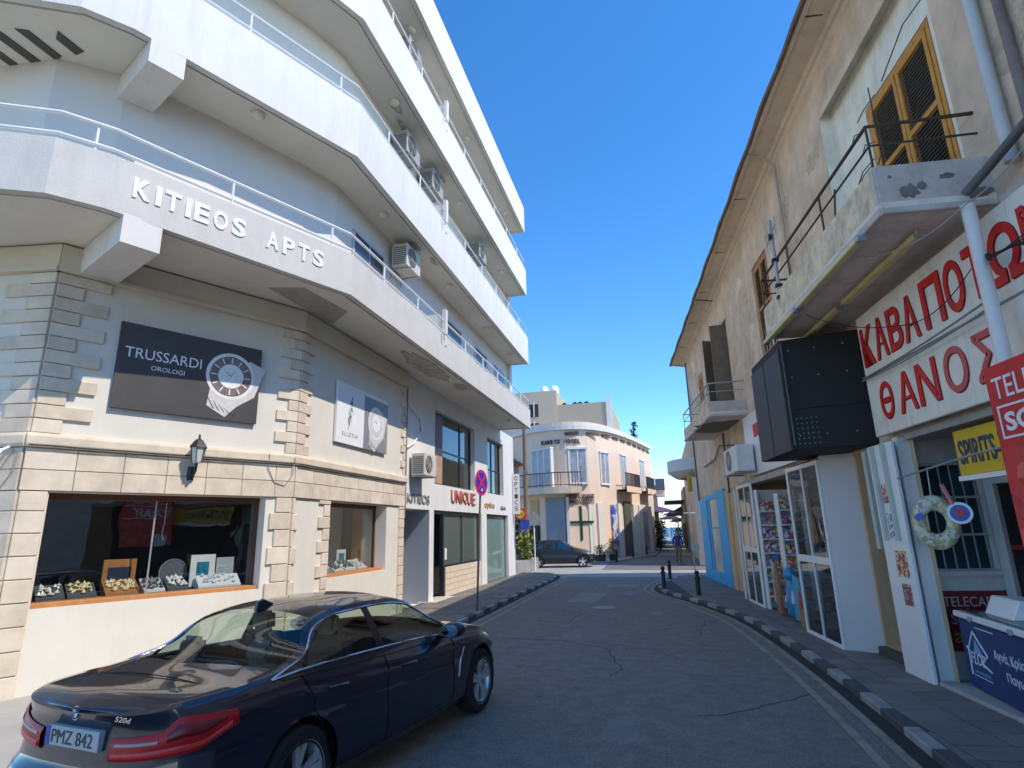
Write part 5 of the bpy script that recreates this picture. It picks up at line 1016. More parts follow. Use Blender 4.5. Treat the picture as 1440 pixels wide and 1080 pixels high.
for s in (1, -1):
    S = lambda x, t, off=.004: (lambda v: fr(v.x, s * (v.y + off), v.z + .0))(side(qat(x), t))
    xs = [-.32 + 2.62 * i / 40 for i in range(41)]
    loop = [S(x, .11) for x in xs] + [S(2.30 - 2.62 * i / 40, .90) for i in range(1, 41)] + [S(-.32, .11 + .0)]
    loop = loop[:-1] + [S(-.34, .5), S(-.32, .11)]
    MB().tube(loop, .0105, 6, raw=True).build('window_trim', chrome, CAR, smooth=60)
    MB().tube([S(x, .0, .006) + Vector((0, 0, -.004)) for x in xs if x > -.2], .006, 5, raw=True).build('belt_seal', mat('car_black_trim', (.01, .01, .01), .3), CAR)
    L = lambda x, v, off=.001: (lambda w_: fr(w_.x, s * (w_.y + off), w_.z))(low(qat(x), v))
    sm = MB(); 
    for x0, x1 in ((.0, .36), (1.05, 1.05), (2.28, 2.30)): sm.tube([L(x0 + (x1 - x0) * (1 - k / 12) if x0 == .0 else x0, .12 + .88 * k / 12) for k in range(13)], .0055, 4, raw=True)
    sm.tube([L(.36 + 1.93 * k / 24, .11) for k in range(25)], .005, 4, raw=True)
    sm.build('door_seam', mat('seam_black', (.001, .001, .001), .9), CAR)
    for x in (.25, 1.28):
        h = MB(); h.tube([L(x, .84, .0), L(x + .03, .845, .028), L(x + .19, .845, .03), L(x + .22, .84, .0)], .014, 8, raw=True); h.build('door_handle', cp, CAR, smooth=60)
    MB().tube([L(2.50, .80, .004), L(2.42, .62, .006), L(2.38, .42, .004)], [.006, .016, .006], 6, raw=True).build('side_vent_trim', chrome, CAR, smooth=60)
    MB().tube([L(.38 + 2.15 * k / 20, .13, .004) for k in range(21)], .007, 5, raw=True).build('sill_trim', MATS['car_black_trim'], CAR)
    # mirror
    yb = s * .90; mb = MB(fr)
    rws = []
    for k, (x, w, h) in enumerate(((1.99, .0, .0), (2.0, .085, .05), (2.04, .115, .075), (2.10, .12, .08), (2.17, .10, .065), (2.23, .05, .03), (2.24, 0, 0))):
        rws.append([fr(x + .03 * math.cos(a) * s * s, s * (1.02 + .0 * k) + w * math.cos(a) * s, 1.035 + h * math.sin(a)) for a in [2 * math.pi * j / 16 for j in range(16)]])
    mb.grid(rws, True); mi_ = mb.build('mirror', cp, CAR, smooth=60); MB(fr).box(2.05, 2.16, *sorted((s * .84, s * .97)), .955, .985).build('mirror_foot', MATS['car_black_trim'], mi_, bevel=.008)
    MB(fr).prism([(s * 1.02 + .10 * math.cos(a), 1.035 + .062 * math.sin(a)) for a in [2 * math.pi * j / 18 for j in range(18)]], 1.985, 1.997, 'x').build('mirror_glass', mat('mirror_glass', (.5, .52, .55), .05, .0, metal=1), mi_)
# tail lights wrapping round the corner
tl = mat('tail_red', (.55, .008, .010), .35, .15, 12, 0, spec=.4); tld = mat('tail_dark', (.20, .004, .006), .3, .1, 9, 0); tlb = mat('tail_bright', (.75, .05, .04), .35, .1, 9, 0)
qs = q
def per(u): # perimeter parameter 0 centre rear -> 1 along
    i = min(int(u), len(qs) - 2); return qs[i].lerp(qs[i + 1], u - i)
ustart = next(i for i, p in enumerate(qs) if p.y > .34); uend = next(i for i, p in enumerate(qs) if p.x > -.60 and p.y > .6)
for s in (1, -1):
    def patch(u0, u1, vb, vt, off, m_, nm, par):
        rows_ = []
        for j in range(6):
            row = []
            for k in range(15):
                u = u0 + (u1 - u0) * k / 14; c = (u - ustart) / (uend - ustart); v0, v1 = vb(c), vt(c); w_ = low(per(u), v0 + (v1 - v0) * j / 5)
                a_ = low(per(u + .3), v0 + (v1 - v0) * j / 5) - low(per(max(u - .3, 0)), v0 + (v1 - v0) * j / 5); n_ = Vector((-a_.y, a_.x, 0)).normalized(); 
                edge = 1 - (2 * abs(j / 5 - .5)) ** 4; w_ = w_ + n_ * (off * (.35 + .65 * edge)); row.append(fr(w_.x, s * w_.y, w_.z))
            rows_.append(row)
        return MB().grid(rows_).build(nm, m_, par, smooth=50)
    vb = lambda c: .665 + .04 * c + (.10 * max(0, c - .72) / .28); vt = lambda c: (.86 if c < .42 else .86 + .085 * min(1, (c - .42) / .12)) - .035 * max(0, c - .6) / .4 - .03 * max(0, (.42 - c) / .42)
    t0 = patch(ustart, uend, vb, vt, .022, tl, 'tail_light', CAR)
    patch(ustart + .5, uend - 1.2, lambda c: vb(c) + .015, lambda c: vb(c) + .075, .027, tlb, 'light_bar', t0)
    patch(ustart + (uend - ustart) * .46, uend - 2.0, lambda c: vb(c) + .095, lambda c: vt(c) - .03, .025, tld, 'dark_lens', t0)
    patch(ustart + .8, ustart + (uend - ustart) * .40, lambda c: vb(c) + .10, lambda c: vb(c) + .135, .026, mat('lens_pale', (.5, .35, .3), .2, .1), 'reverse_lens', t0)
# plate and badges on the boot lid
rt = RMt @ Vector((0, -1, 0)); upv = Vector((0, 0, 1))
px = -1.055
MB(fr).box(px - .012, px + .05, -.26, .26, .775, .89).build('number_plate', mat('plate_white', (.50, .49, .46), .45, .05), CAR, bevel=.004)
pl_ = [o for o in bpy.data.objects if o.name.startswith('number_plate')][-1]
MB(fr).box(px - .0145, px - .011, .215, .258, .777, .888).build('plate_band', mat('plate_blue', (.02, .05, .35), .4), pl_)
text('plate_text', 'PMZ 842', None, 0, 0, .40, .078, ink, pl_, d=.003, right=rt, up=upv, org=fr(px - .0125, .195, .794), bold=.0)
text('model_badge', '520d', None, 0, 0, .145, .030, chrome, CAR, d=.004, right=rt, up=upv, org=fr(-1.046, -.36, .955), shear=.2, bold=.01)
bd = MB(fr).lathe((-1.062, 0, .975), [(.041, 0), (.041, .02)], 24, 'x').build('badge', chrome, CAR)
MB(fr).lathe((-1.065, 0, .975), [(.036, 0), (.036, .004)], 24, 'x').build('badge_ring', mat('badge_black', (.01, .01, .01), .3), bd)
for k in range(4):
    a0 = math.pi / 2 * k; MB(fr).prism([(0, .975)] + [(.026 * math.cos(a0 + math.pi / 2 * j / 6), .975 + .026 * math.sin(a0 + math.pi / 2 * j / 6)) for j in range(7)], -1.0665, -1.0655, 'x').build('badge_quarter', mat('badge_blue', (.02, .15, .5), .3) if k % 2 else whitep, bd)
# boot seam, bumper crease, fin, wiper
MB().tube([fr(-.60, y, 1.105 - .05 * (abs(y) / .7) ** 2) for y in [-.66 + 1.32 * k / 12 for k in range(13)]], .004, 4, raw=True).build('boot_seam', MATS['seam_black'], CAR)
MB(fr).prism([(.02, 1.28), (.30, 1.375), (.17, 1.455), (.08, 1.435)], -.018, .018, 'y') if 0 else None
MB(fr).prism([(.34, 1.385), (.60, 1.43), (.42, 1.505), (.36, 1.485)], -.02, .02, 'y').build('antenna_fin', cp, CAR, bevel=.008)
# cabin
seat = mat('seat_leather', (.05, .045, .042), .55, .2, 6); seatl = mat('seat_tan', (.16, .12, .09), .6, .2, 6)
MB(fr).box(-.45, 2.5, -.72, .72, .25, .62).box(-.62, .0, -.72, .72, .62, .98).build('cabin_floor', mat('cabin_dark', (.02, .02, .02), .9), CAR)
MB(fr).box(2.05, 2.6, -.74, .74, .60, .96).build('dashboard', MATS['cabin_dark'], CAR, bevel=.04)
for y in (-.38, .38):
    st = MB(fr).box(1.0, 1.55, y - .25, y + .25, .55, .70).prism([(.88, .62), (1.06, .62), (.92, 1.17), (.80, 1.15)], y - .24, y + .24, 'y').build('front_seat', seat, CAR, bevel=.04)
    MB(fr).prism([(.78, 1.16), (.90, 1.16), (.88, 1.36), (.78, 1.35)], y - .13, y + .13, 'y').build('headrest', seatl, st, bevel=.04)
    MB(fr).prism([(.0, 1.08), (.12, 1.08), (.12, 1.24), (.03, 1.23)], y - .13, y + .13, 'y').build('rear_headrest', seat, CAR, bevel=.04)
MB(fr).prism([(.0, .62), (.18, .62), (.10, 1.08), (-.04, 1.06)], -.60, .66, 'y').box(.0, .55, -.66, .66, .5, .66).build('rear_seat', seat, CAR, bevel=.04)
MB().tube([fr(1.72, .38 + .18 * math.cos(a), .92 + .17 * math.sin(a)) for a in [2 * math.pi * k / 18 for k in range(19)]], .016, 6, raw=True).build('steering_wheel', MATS['cabin_dark'], CAR, smooth=60)
MB(fr).box(1.86, 1.90, -.11, .11, 1.28, 1.34).build('rear_view_mirror', MATS['cabin_dark'], CAR, bevel=.01)
# small dark hatchback at the junction
PB = dict(PA); PB.update(wb=2.45, rw=.30, arch=.35, track=.72, slant=.25, slantx=-.3, gh=.40,
    plan=[(-.62, 0), (-.61, .3), (-.57, .55), (-.48, .72), (-.3, .80), (0, .83), (1, .84), (2, .84), (2.45, .83), (2.8, .78), (3.0, .66), (3.12, .45), (3.17, .2), (3.18, 0)],
    zt=[(-.62, .95), (-.5, 1.05), (-.3, 1.3), (-.1, 1.42), (.4, 1.49), (1.0, 1.48), (1.4, 1.42), (1.9, 1.12), (2.15, 1.02), (2.6, .93), (3.0, .80), (3.18, .65)],
    zb=[(-.62, .93), (-.3, .97), (.5, .95), (1.5, .92), (2.2, .88), (2.8, .78), (3.18, .6)],
    brk=[-.3, .25, .32, 1.0, 1.08, 1.95, -.5, -.15, 1.4, 2.0], win=[(-.3, .25), (.32, 1.0), (1.08, 1.95)], rg=(-.5, -.15), fg=(1.4, 2.05), glass=glassmat('car_glass_dark', (.12, .14, .15), .2))
c2 = thing('parked_car', 'small black hatchback waiting at the junction in front of the pharmacy', 'car', (-6.95, 33.6, -.04), rz=R(8)); make_car(c2, mat('black_paint', (.004, .004, .005), .4, .05, 2, 0, coat=.5), PB)
frb = lambda x, y, z: WM[c2] @ Vector((x, y, z))
for s in (-1, 1): MB(frb).box(2.85, 3.06, *sorted((s * .5, s * .72)), .66, .78).build('headlight', mat('headlight', (.6, .62, .65), .1), c2, bevel=.03); MB(frb).box(1.85, 1.98, *sorted((s * .84, s * .98)), .93, 1.03).build('mirror', MATS['black_paint'], c2, bevel=.03)
# ================================================================ FAR END OF THE STREET
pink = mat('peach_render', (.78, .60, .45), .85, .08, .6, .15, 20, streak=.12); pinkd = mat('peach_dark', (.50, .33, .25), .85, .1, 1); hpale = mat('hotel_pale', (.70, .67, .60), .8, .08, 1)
HO = thing('corner_hotel', 'peach two-storey hotel with a rounded corner and pharmacy below, across the junction', 'building', (-5, 44, 0))
def hp(mb, n, m, **k): return mb.build(n, m, k.pop('parent', HO), **k)
HPt = [(-13, 45), (-9.4, 40.4), (-7.8, 39.2), (-6.1, 38.7), (-4.86, 38.95), (-3.84, 40.4), (-2.66, 43.5), (-1.73, 47.3), (-.7, 52.3)]
HS = dense(HPt, .7)
cum = [0]
for a, b in zip(HS, HS[1:]): cum.append(cum[-1] + (Vector(b) - Vector(a)).length)
def hpt(d, o=0):
    for i in range(len(HS) - 1):
        if cum[i] <= d <= cum[i + 1] or i == len(HS) - 2:
            a, b = Vector(HS[i]), Vector(HS[i + 1]); t = (b - a).normalized(); p = a + t * (d - cum[i]); return p + Vector((t.y, -t.x)) * o, t
def dof(x, y): return min((( Vector(p) - Vector((x, y))).length, cum[i]) for i, p in enumerate(HS))[1]
def hfr(d): p, t = hpt(d); return Fr(tuple(p), tuple(t))
hp(MB().prism(HS + [(-.7, 62), (-13, 62)], 0, 8.7), 'wall', pink)
hp(MB().grid([[(*hpt(d, o)[0], z) for d in [cum[-1] * i / 60 for i in range(61)]] for o, z in ((.0, 8.62), (.28, 8.66), (.3, 8.95), (-.3, 9.0))]), 'cornice', whitef)
hp(MB().prism([tuple(hpt(cum[-1] * i / 60, -.2)[0]) for i in range(61)] + [(-1, 62), (-12.6, 62)], 8.7, 9.28), 'parapet', mat('hotel_parapet', (.62, .50, .40), .85, .08, 1))
slot = mat('slot_brown', (.16, .09, .06), .9)
d = dof(-6, 38.7); k = 0
while d < cum[-1] - .6:
    f = hfr(d); hp(MB(f).box(0, 1.0, .0, .03, 8.28, 8.5), 'frieze_slot', slot); d += 1.55
for x, y, z0, z1, w in ((-7.6, 39.1, 4.75, 7.3, 1.9), (-5.0, 38.85, 5.0, 7.25, 1.1), (-3.6, 40.9, 5.0, 7.1, .9), (-2.5, 44.1, 5.0, 7.2, 1.0), (-1.3, 49.2, 5.0, 7.3, 1.1)):
    d = dof(x, y); f = hfr(d - w / 2); w_ = hp(MB(f).box(-.12, w + .12, -.2, .10, z1 + .05, z1 + .17).box(-.1, 0, -.2, .06, z0, z1 + .05).box(w, w + .1, -.2, .06, z0, z1 + .05).box(-.1, w + .1, -.2, .1, z0 - .08, z0), 'window', whitef)
    MB(f).box(0, w, -.1, .03, z0, z1 + .05).build('pane', mat('hotel_pane', (.34, .36, .40), .3, .4, 2.5), w_)
    n = 3 if w > 1.5 else 2
    for i in range(n + 1): MB(f).box(w * i / n - .03, w * i / n + .03, .03, .05, z0, z1).build('glazing_bar', whitep, w_)
    MB(f).box(0, w, .02, .045, z0 + .0, z0 + .05).build('glazing_bar', whitep, w_)
ir = mat('iron_rail', (.03, .03, .04), .6)
def hbal(x0, y0, x1, y1, off, z, nm='balcony'):
    d0, d1 = dof(x0, y0), dof(x1, y1); D = [d0 + (d1 - d0) * i / 14 for i in range(15)]
    sl_ = hp(MB().grid([[(*hpt(d_, o)[0], zz) for d_ in D] for o, zz in ((-.1, z), (off, z), (off, z + .42), (off - .15, z + .42), (off - .15, z + .2), (-.1, z + .2), (-.1, z))]), nm, pink)
    a = MB().tube([(*hpt(d_, off - .07)[0], z + 1.35) for d_ in D], .035, 5, raw=True).tube([(*hpt(d_, off - .07)[0], z + .55) for d_ in D], .025, 5, raw=True)
    for d_ in [d0 + (d1 - d0) * i / 26 for i in range(27)]: p = hpt(d_, off - .07)[0]; a.tube([(*p, z + .42), (*p, z + 1.35)], .018, 4)
    a.build('railing', ir, sl_)
hbal(-9.6, 40.6, -5.2, 38.8, 1.3, 4.3); hbal(-3.0, 42.5, -2.1, 45.6, .8, 4.5); hbal(-1.6, 48, -1.0, 50.6, .7, 4.6)
# ground floor of the hotel
def hch(x, y, w): d = dof(x, y); a, b = hpt(d - w / 2)[0], hpt(d + w / 2)[0]; return Fr(tuple(a), tuple(b - a))
def hbox(x, y, w, z0, z1, o0, o1, nm, m, par=None): f = hch(x, y, w); sg2 = .06 if w < 1 else .12; return MB(f).box(0, w, o0 - .1, o1 * .5 + sg2, z0, z1).build(nm, m, par or HO)
hbox(-6.95, 38.9, 1.35, 0, 4.1, .0, .12, 'shutter', mat('hotel_blue_grey', (.24, .29, .36), .6, .05, 3))
hbox(-6.2, 38.72, .2, 0, 4.1, .0, .4, 'pier', whitef)
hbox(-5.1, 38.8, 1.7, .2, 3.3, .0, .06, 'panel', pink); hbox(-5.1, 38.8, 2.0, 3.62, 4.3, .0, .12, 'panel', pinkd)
hbox(-4.15, 39.85, .5, 0, 3.6, .0, .2, 'pier', hpale); hbox(-3.75, 40.7, .6, 0, 3.7, .0, .14, 'pier', hpale); hbox(-3.3, 41.6, .8, .4, 3.6, .0, .12, 'poster_window', printmat('hotel_poster', (.05, .10, .45), [(.4, .5, .6), (.5, .35, .3), (.6, .6, .6), (.08, .15, .5)], 2.5))
hbox(-2.85, 42.8, .6, 0, 3.7, .0, .2, 'pier', hpale); hbox(-2.5, 44, 1.4, .1, 3.9, .0, .05, 'doorway', mat('hotel_door', (.10, .11, .09), .5, .3, 2)); hbox(-2.1, 45.8, 1.2, 0, 3.7, .0, .25, 'pier', hpale); hbox(-1.8, 47.2, 1.0, .0, 3.7, .0, .2, 'pier', hpale); hbox(-1.45, 48.9, 1.5, .3, 3.2, .0, .1, 'shop_window', MATS['hotel_pane']); hbox(-.95, 51.2, .7, 0, 3.7, .0, .25, 'pier', hpale)
hbox(-8.4, 39.6, .8, 2.4, 4.0, .0, .06, 'panel', mat('hotel_yellow', (.55, .42, .20), .8)); hbox(-8.6, 39.7, .9, 0, 2.3, .0, .06, 'doorway', dark)
cg = mat('cross_green', (.004, .045, .02), .5)
f0 = hch(-5.1, 38.8, 2.0); f = Fr(tuple(f0(1.0, .12, 0)[:2]), tuple(f0.a[:2])); cr_ = thing('pharmacy_cross', 'big dark green cross on the peach pharmacy wall', 'sign', f(0, .2, .9)); MB(f).box(-.07, .07, .07, .16, 1.3, 3.5).build('upright', cg, cr_); MB(f).box(-.85, .85, .161, .2, 2.38, 2.52).build('crossbar', cg, cr_)
pt = thing('pharmacy_lettering', 'dark two-line Greek lettering of the pharmacy under the hotel balcony', 'lettering', f(0, .15, 3.2)); dl = mat('letter_brown', (.05, .02, .03), .6)
for body_, w, h, z in (('ΑΠΟΣΤΟΛΙΔΗΣ', 2.0, .25, 4.0), ('ΦΑΡΜΑΚΕΙΟ', 1.5, .2, 3.7)): text('lettering', body_, f, -w / 2, z, w, h, dl, pt, o=.125, d=.03, bold=.01)
ht = thing('hotel_lettering', 'dark capitals of the hotel name on the upper wall of the rounded peach building', 'lettering', hfr(dof(-7.2, 39))(0, .1, 7.7))
word = "HARRYS HOTEL"; d0 = dof(-7.9, 39.25)
for i, ch in enumerate(word):
    if ch != ' ': f = hfr(d0 + i * .235); text('letter', ch, f, 0, 7.72, .19, .30, dl, ht, o=.03, d=.05, bold=.03)
# neighbours
def block(name, label, x0, x1, y0, y1, z1, m, wins=(), z0=0):
    t = thing(name, label, 'building', ((x0 + x1) / 2, (y0 + y1) / 2, 0)); MB().box(x0, x1, y0, y1, z0, z1).build('wall', m, t)
    for a, b, c, d_ in wins: f = Fr((0, y0), (1, 0)); w = MB(f).box(a - .08, b + .08, .0, .05, c - .08, c).box(a - .08, b + .08, 0, .05, d_, d_ + .08).box(a - .08, a, 0, .05, c, d_).box(b, b + .08, 0, .05, c, d_).build('window', whitep, t); MB(f).box(a, b, -.05, .02, c, d_).build('pane', MATS['hotel_pane'], w)
    return t
tb_ = block('tower_block', 'beige flat-roofed block rising behind the rounded hotel', -11.0, -3.7, 52, 64, 13.2, mat('block_beige', (.43, .36, .27), .85, .06, .5, .1, 10), ())
f = Fr((0, 51.9), (1, 0)); MB().box(-13.6, -8.6, 51.9, 60, 0, 14.6).build('stair_tower', mat('block_beige_light', (.47, .40, .30), .85, .06, .5), tb_)
for z in (10.4, 12.2): w = MB(f).box(-11.2, -10.35, -.02, .03, z, z + 1.2).build('window', dark, tb_); MB(f).box(-10.8, -10.72, .03, .06, z, z + 1.4).build('mullion', whitep, w)
MB().box(-4.1, -3.66, 51.9, 52.1, 9, 13.6).build('corner_strip', whitef, tb_)
for x in (-9.1, -10.1): tag(MB().lathe((x, 54, 14.6), [(.4, 0), (.42, .2), (.42, .75), (.2, .95)], 12).build('water_tank', whitep, smooth=50), 'white water tank on the beige tower roof, ' + ('right one' if x > -9.5 else 'left one'), 'water tank')
for i, x in enumerate((-8.3, -7.3, -6.8, -6.2)): tag(MB().box(x, x + .45, 53, 53.6, 13.2, 13.5).lathe((x + .2, 53.3, 13.5), [(.15, 0), (.1, .15)], 8).build('roof_vent', dark), 'small dark roof fitting on the beige block, ' + ('nearest the stair tower', 'second from the stair tower', 'third from the stair tower', 'farthest from the stair tower')[i], 'roof vent')
nb = block('house', 'peach house with orange roof tiles between white block and hotel', -17, -9.2, 41, 50, 6.6, mat('house_peach', (.48, .33, .24), .85, .1, 1), ((-10.8, -9.9, 3.6, 5.2),)); 
rfm = mat('orange_tiles', (.50, .16, .06), .8, .3, 6); rf = MB().quad([(-17.3, 40.6, 6.5), (-8.9, 40.6, 6.5), (-9.4, 43, 7.9), (-17.3, 43, 7.9)]).quad([(-8.9, 40.6, 6.5), (-8.9, 50, 6.5), (-9.4, 47, 7.9), (-9.4, 43, 7.9)]).build('roof', rfm, nb)
for i in range(28): rt0 = MB().tube([(-17 + i * .29, 40.55, 6.55), (-17 + i * .29, 43, 7.95)], .09, 5).build('roof_tile_row', rfm, nb)
bn = block('building', 'sandy building with rounded white balcony beyond the beige corner on the right', 2.0, 10, 33.5, 50, 7.6, mat('yellow_render', (.58, .46, .31), .85, .1, 1))
cyl = lambda z0, z1, r0, r1: [[(2.6 + r * math.cos(a) * 1.0, 36.2 + r * math.sin(a) * 1.25, z) for a in [math.pi * (.45 + 1.1 * k / 18) for k in range(19)]] for r, z in ((0.1, z0), (r0, z0 + .02), (r1, z0 + .35), (r1, z1), (r1 - .12, z1), (r1 - .12, z0 + .4))]
MB().grid(cyl(4.75, 5.75, 1.6, 2.05)).build('balcony_wall', mat('balcony_white', (.62, .60, .56), .8, .08), bn, smooth=50); MB().lathe((2.7, 36.2, 4.6), [(.9, 0), (1.45, .15)], 20, sy=1.2).build('balcony_underside', mat('terracotta', (.45, .16, .08), .8), bn)
MB().box(1.55, 2.0, 33.6, 34.4, 3.9, 4.7).build('bracket', mat('mustard', (.45, .33, .02), .8), bn)
MB().box(1.75, 2.0, 33.4, 33.7, 0, 4.6).build('pier', mat('grey_pier', (.35, .33, .30), .85), bn)
# cafe roofs farther down the right side
random.seed(2)
for i, (x0, x1, y0, y1, z, m_, lab) in enumerate(((1.9, 6, 50.5, 58, 5.2, mat('far_grey', (.30, .28, .26), .85), 'low grey house beyond the rounded balcony'), (2.2, 8, 60, 72, 4.4, mat('far_cream', (.45, .38, .28), .85), 'cream shop farther down the right side of the street'), (2.8, 9, 74, 95, 3.9, mat('far_tan', (.36, .27, .20), .85), 'tan building near the sea on the right'))): t = block('building', lab, x0, x1, y0, y1, z, m_); MB().box(x0 - 1.6, x0 + .3, y0 + .3, y1 - .5, z - 1.2, z - 1.05).build('canopy', mat('canopy_dark', (.05, .04, .045), .7), t); MB().box(x0 - .05, x0 + .0, y0 + 1, y1 - 1, .3, 2.3).build('shopfront', dark, t)
cm = [mat('parasol_dark', (.04, .03, .05), .8), mat('parasol_plum', (.09, .05, .10), .8)]
def parasol(x, y, z, r, m_, lab):
    t = thing('parasol', lab, 'parasol', (x, y, 0)); MB().tube([(x, y, 0), (x, y, z)], .05, 6).build('pole', gsteel, t); MB().lathe((x, y, z - .1), [(r, 0), (r * .5, .35), (.02, .6)], 8).build('canopy', m_, t)
parasol(-.35, 62, 3.6, 1.9, cm[1], 'plum cafe parasol past the hotel corner on the left'); parasol(1.6, 66, 3.3, 1.7, cm[0], 'dark cafe parasol on the right side, nearer the street'); parasol(1.0, 78, 3.0, 1.7, cm[0], 'dark parasol in the distance just right of the sea view'); parasol(2.2, 58, 3.5, 1.3, cm[0], 'dark parasol against the cream shop on the right')
hb2 = block('building', 'peach annexe with a small balcony past the hotel corner', -6, -.3, 63.5, 76, 6.3, pink); MB().box(-.4, .5, 62.8, 64.6, 5.1, 5.75).build('balcony_wall', pink, hb2); MB().box(-.4, .55, 62.7, 64.7, 5.78, 6.9).build('balcony_screen', mat('screen_blue', (.08, .10, .16), .6), hb2)
# foliage
def leafmat(n, c): return mat(n, c, .6, .45, 3)
lg = [leafmat('leaf_green', (.06, .10, .025)), leafmat('leaf_dark', (.025, .05, .02)), leafmat('leaf_lime', (.20, .24, .03))]
def foliage(name, label, cat, x, y, z0, rx, ry, h, n, ls, m_, trunk=None, pot=None, seed=1, flowers=None, group=None):
    random.seed(seed); t = thing(name, label, cat, (x, y, 0), group); mb = MB()
    for k in range(n):
        u, v, w = random.gauss(0, .42), random.gauss(0, .42), random.random(); c = Vector((x + u * rx, y + v * ry, z0 + h * w)); a, b = random.uniform(0, 6.3), random.uniform(-.6, 1.2); L = ls * random.uniform(.6, 1.3)
        d1 = Vector((math.cos(a) * math.cos(b), math.sin(a) * math.cos(b), math.sin(b))) * L; d2 = d1.cross(Vector((random.random() - .5, random.random() - .5, 1))).normalized() * L * .28
        i = len(mb.v); mb.v += [c - d1 * .5, c + d2, c + d1 * .5, c - d2]; mb.face((i, i + 1, i + 2, i + 3))
    mb.build('foliage', m_, t, rec=False)
    if trunk: MB().tube([(x, y, 0), (x + .05, y, z0 * .5), (x, y, z0 + h * .4)], [trunk, trunk * .8, trunk * .4], 7).build('trunk', mat('bark', (.10, .07, .05), .9, .3, 6), t)
    if pot: MB().lathe((x, y, -.02), [(pot * .8, 0), (pot, .42), (pot * .9, .44)], 12).build('pot', mat('pot_dark', (.06, .05, .045), .8), t)
    if flowers:
        fb_ = MB()
        for k in range(60): c = (x + random.gauss(0, .35) * rx, y + random.gauss(0, .3) * ry, z0 + h * random.uniform(.4, 1.1)); fb_.lathe(c, [(.01, 0), (.06, .03), (.01, .06)], 5)
        fb_.build('flowers', flowers, t)
    return t
foliage('potted_shrub', 'round green shrub in a dark pot before the pharmacy', 'plant', -3.9, 37.6, .35, .42, .4, .65, 420, .12, lg[0], pot=.35, seed=3)
foliage('potted_plant', 'orange-flowering plant in a dark pot beside the green shrub', 'plant', -3.15, 38.3, .35, .38, .4, .95, 300, .12, lg[2], pot=.3, seed=4, flowers=mat('flower_orange', (.75, .28, .03), .6))
foliage('shrub', 'lime green shrub in the sloping grey planter past the white shop', 'plant', -7.0, 30.2, .5, .42, .9, 1.3, 520, .22, lg[2], seed=5)
foliage('tree', 'dark leafy bush behind the pole between white block and hotel', 'tree', -8.9, 36.6, .6, .9, .9, 2.6, 900, .22, lg[1], trunk=.12, seed=6)
foliage('tree', 'small yellow-green tree left of the blue-grey shutter panel', 'tree', -8.2, 37.2, .8, .5, .5, 1.4, 350, .2, lg[0], trunk=.06, seed=9)
foliage('tree', 'dark clipped tree at the far hotel corner by the sea view', 'tree', -.35, 56, .2, .7, .9, 2.4, 900, .22, lg[1], trunk=.12, seed=7)
foliage('tree', 'distant dark trees left of the plum parasol', 'tree', -.2, 84, 1.0, 1.1, 1, 3.0, 500, .3, lg[1], trunk=.15, seed=8)
foliage('tree', 'distant dark shrub on the right before the sea', 'tree', 2.1, 88, .5, .9, 1, 2.4, 400, .3, lg[1], trunk=.12, seed=12)
foliage('tree', 'spiky treetop above the roofs, beside the first balcony end', 'tree', -14.2, 47.5, 14.2, .8, .8, 2.2, 160, .6, leafmat('leaf_brown', (.06, .05, .04)), trunk=.1, seed=10)
foliage('tree', 'tiny dark conifer tip behind the hotel roof on the right', 'tree', -2.0, 58, 10.6, .35, .35, 1.6, 160, .3, lg[1], trunk=.12, seed=11)
tag(MB().prism([(-7.35, 27.3), (-6.75, 27.3), (-6.75, 32.4), (-7.35, 32.6)], -.04, .55).build('planter', mat('planter_grey', (.30, .29, .28), .85, .15, 3, .3)), 'low grey concrete planter running on from the white shop corner', 'planter')
# poles and signs
po = thing('utility_pole', 'tall brown wooden utility pole past the end of the white block', 'pole', (-7.75, 34.2, 0)); MB().tube([(-7.78, 34.2, -.1), (-7.75, 34.2, 8.6)], [.14, .11], 8).build('pole', mat('pole_wood', (.22, .15, .09), .85, .3, 5), po, smooth=60); MB().box(-7.95, -7.55, 34.1, 34.3, 5.3, 5.5).build('bracket', gsteel, po)
sp_ = thing('road_sign', 'back of a round grey road sign on a thin white post at the junction', 'road sign', (-6.6, 30.6, 0)); MB().tube([(-6.55, 30.6, -.05), (-6.55, 30.6, 2.9)], .035, 8).build('post', steel, sp_); disc(Fr((-6.55, 30.55), (1, .1)), 0, 2.55, .32, 0, .02, mat('sign_back', (.35, .34, .33), .5), 'plate', sp_)
rs = thing('road_sign', 'round blue no-stopping sign with red rim on a thin post at the left kerb', 'road sign', (-4.82, 14.9, 0)); MB().tube([(-4.76, 14.98, .0), (-4.63, 14.95, 3.05)], .028, 8).build('post', mat('post_rust', (.14, .10, .09), .6, .3, 4), rs, smooth=60)
FS = Fr((-4.60, 14.93), (.2, .98)); bsz = mat('sign_blue2', (.02, .03, .42), .4); rsz = mat('sign_red2', (.62, .02, .10), .4)
disc(FS, 0, 3.26, .345, 0, .012, rsz, 'rim', rs); disc(FS, 0, 3.26, .275, .0125, .004, bsz, 'face', rs)
for a in (math.pi / 4, -math.pi / 4): MB(FS).prism([(-.27 * math.cos(a) - .035 * math.sin(a), 3.26 - .27 * math.sin(a) + .035 * math.cos(a)), (-.27 * math.cos(a) + .035 * math.sin(a), 3.26 - .27 * math.sin(a) - .035 * math.cos(a)), (.27 * math.cos(a) + .035 * math.sin(a), 3.26 + .27 * math.sin(a) - .035 * math.cos(a)), (.27 * math.cos(a) - .035 * math.sin(a), 3.26 + .27 * math.sin(a) + .035 * math.cos(a))], .017 + (.002 if a > 0 else 0), .020 + (.002 if a > 0 else 0), 'y').build('cross_bar', rsz, rs)
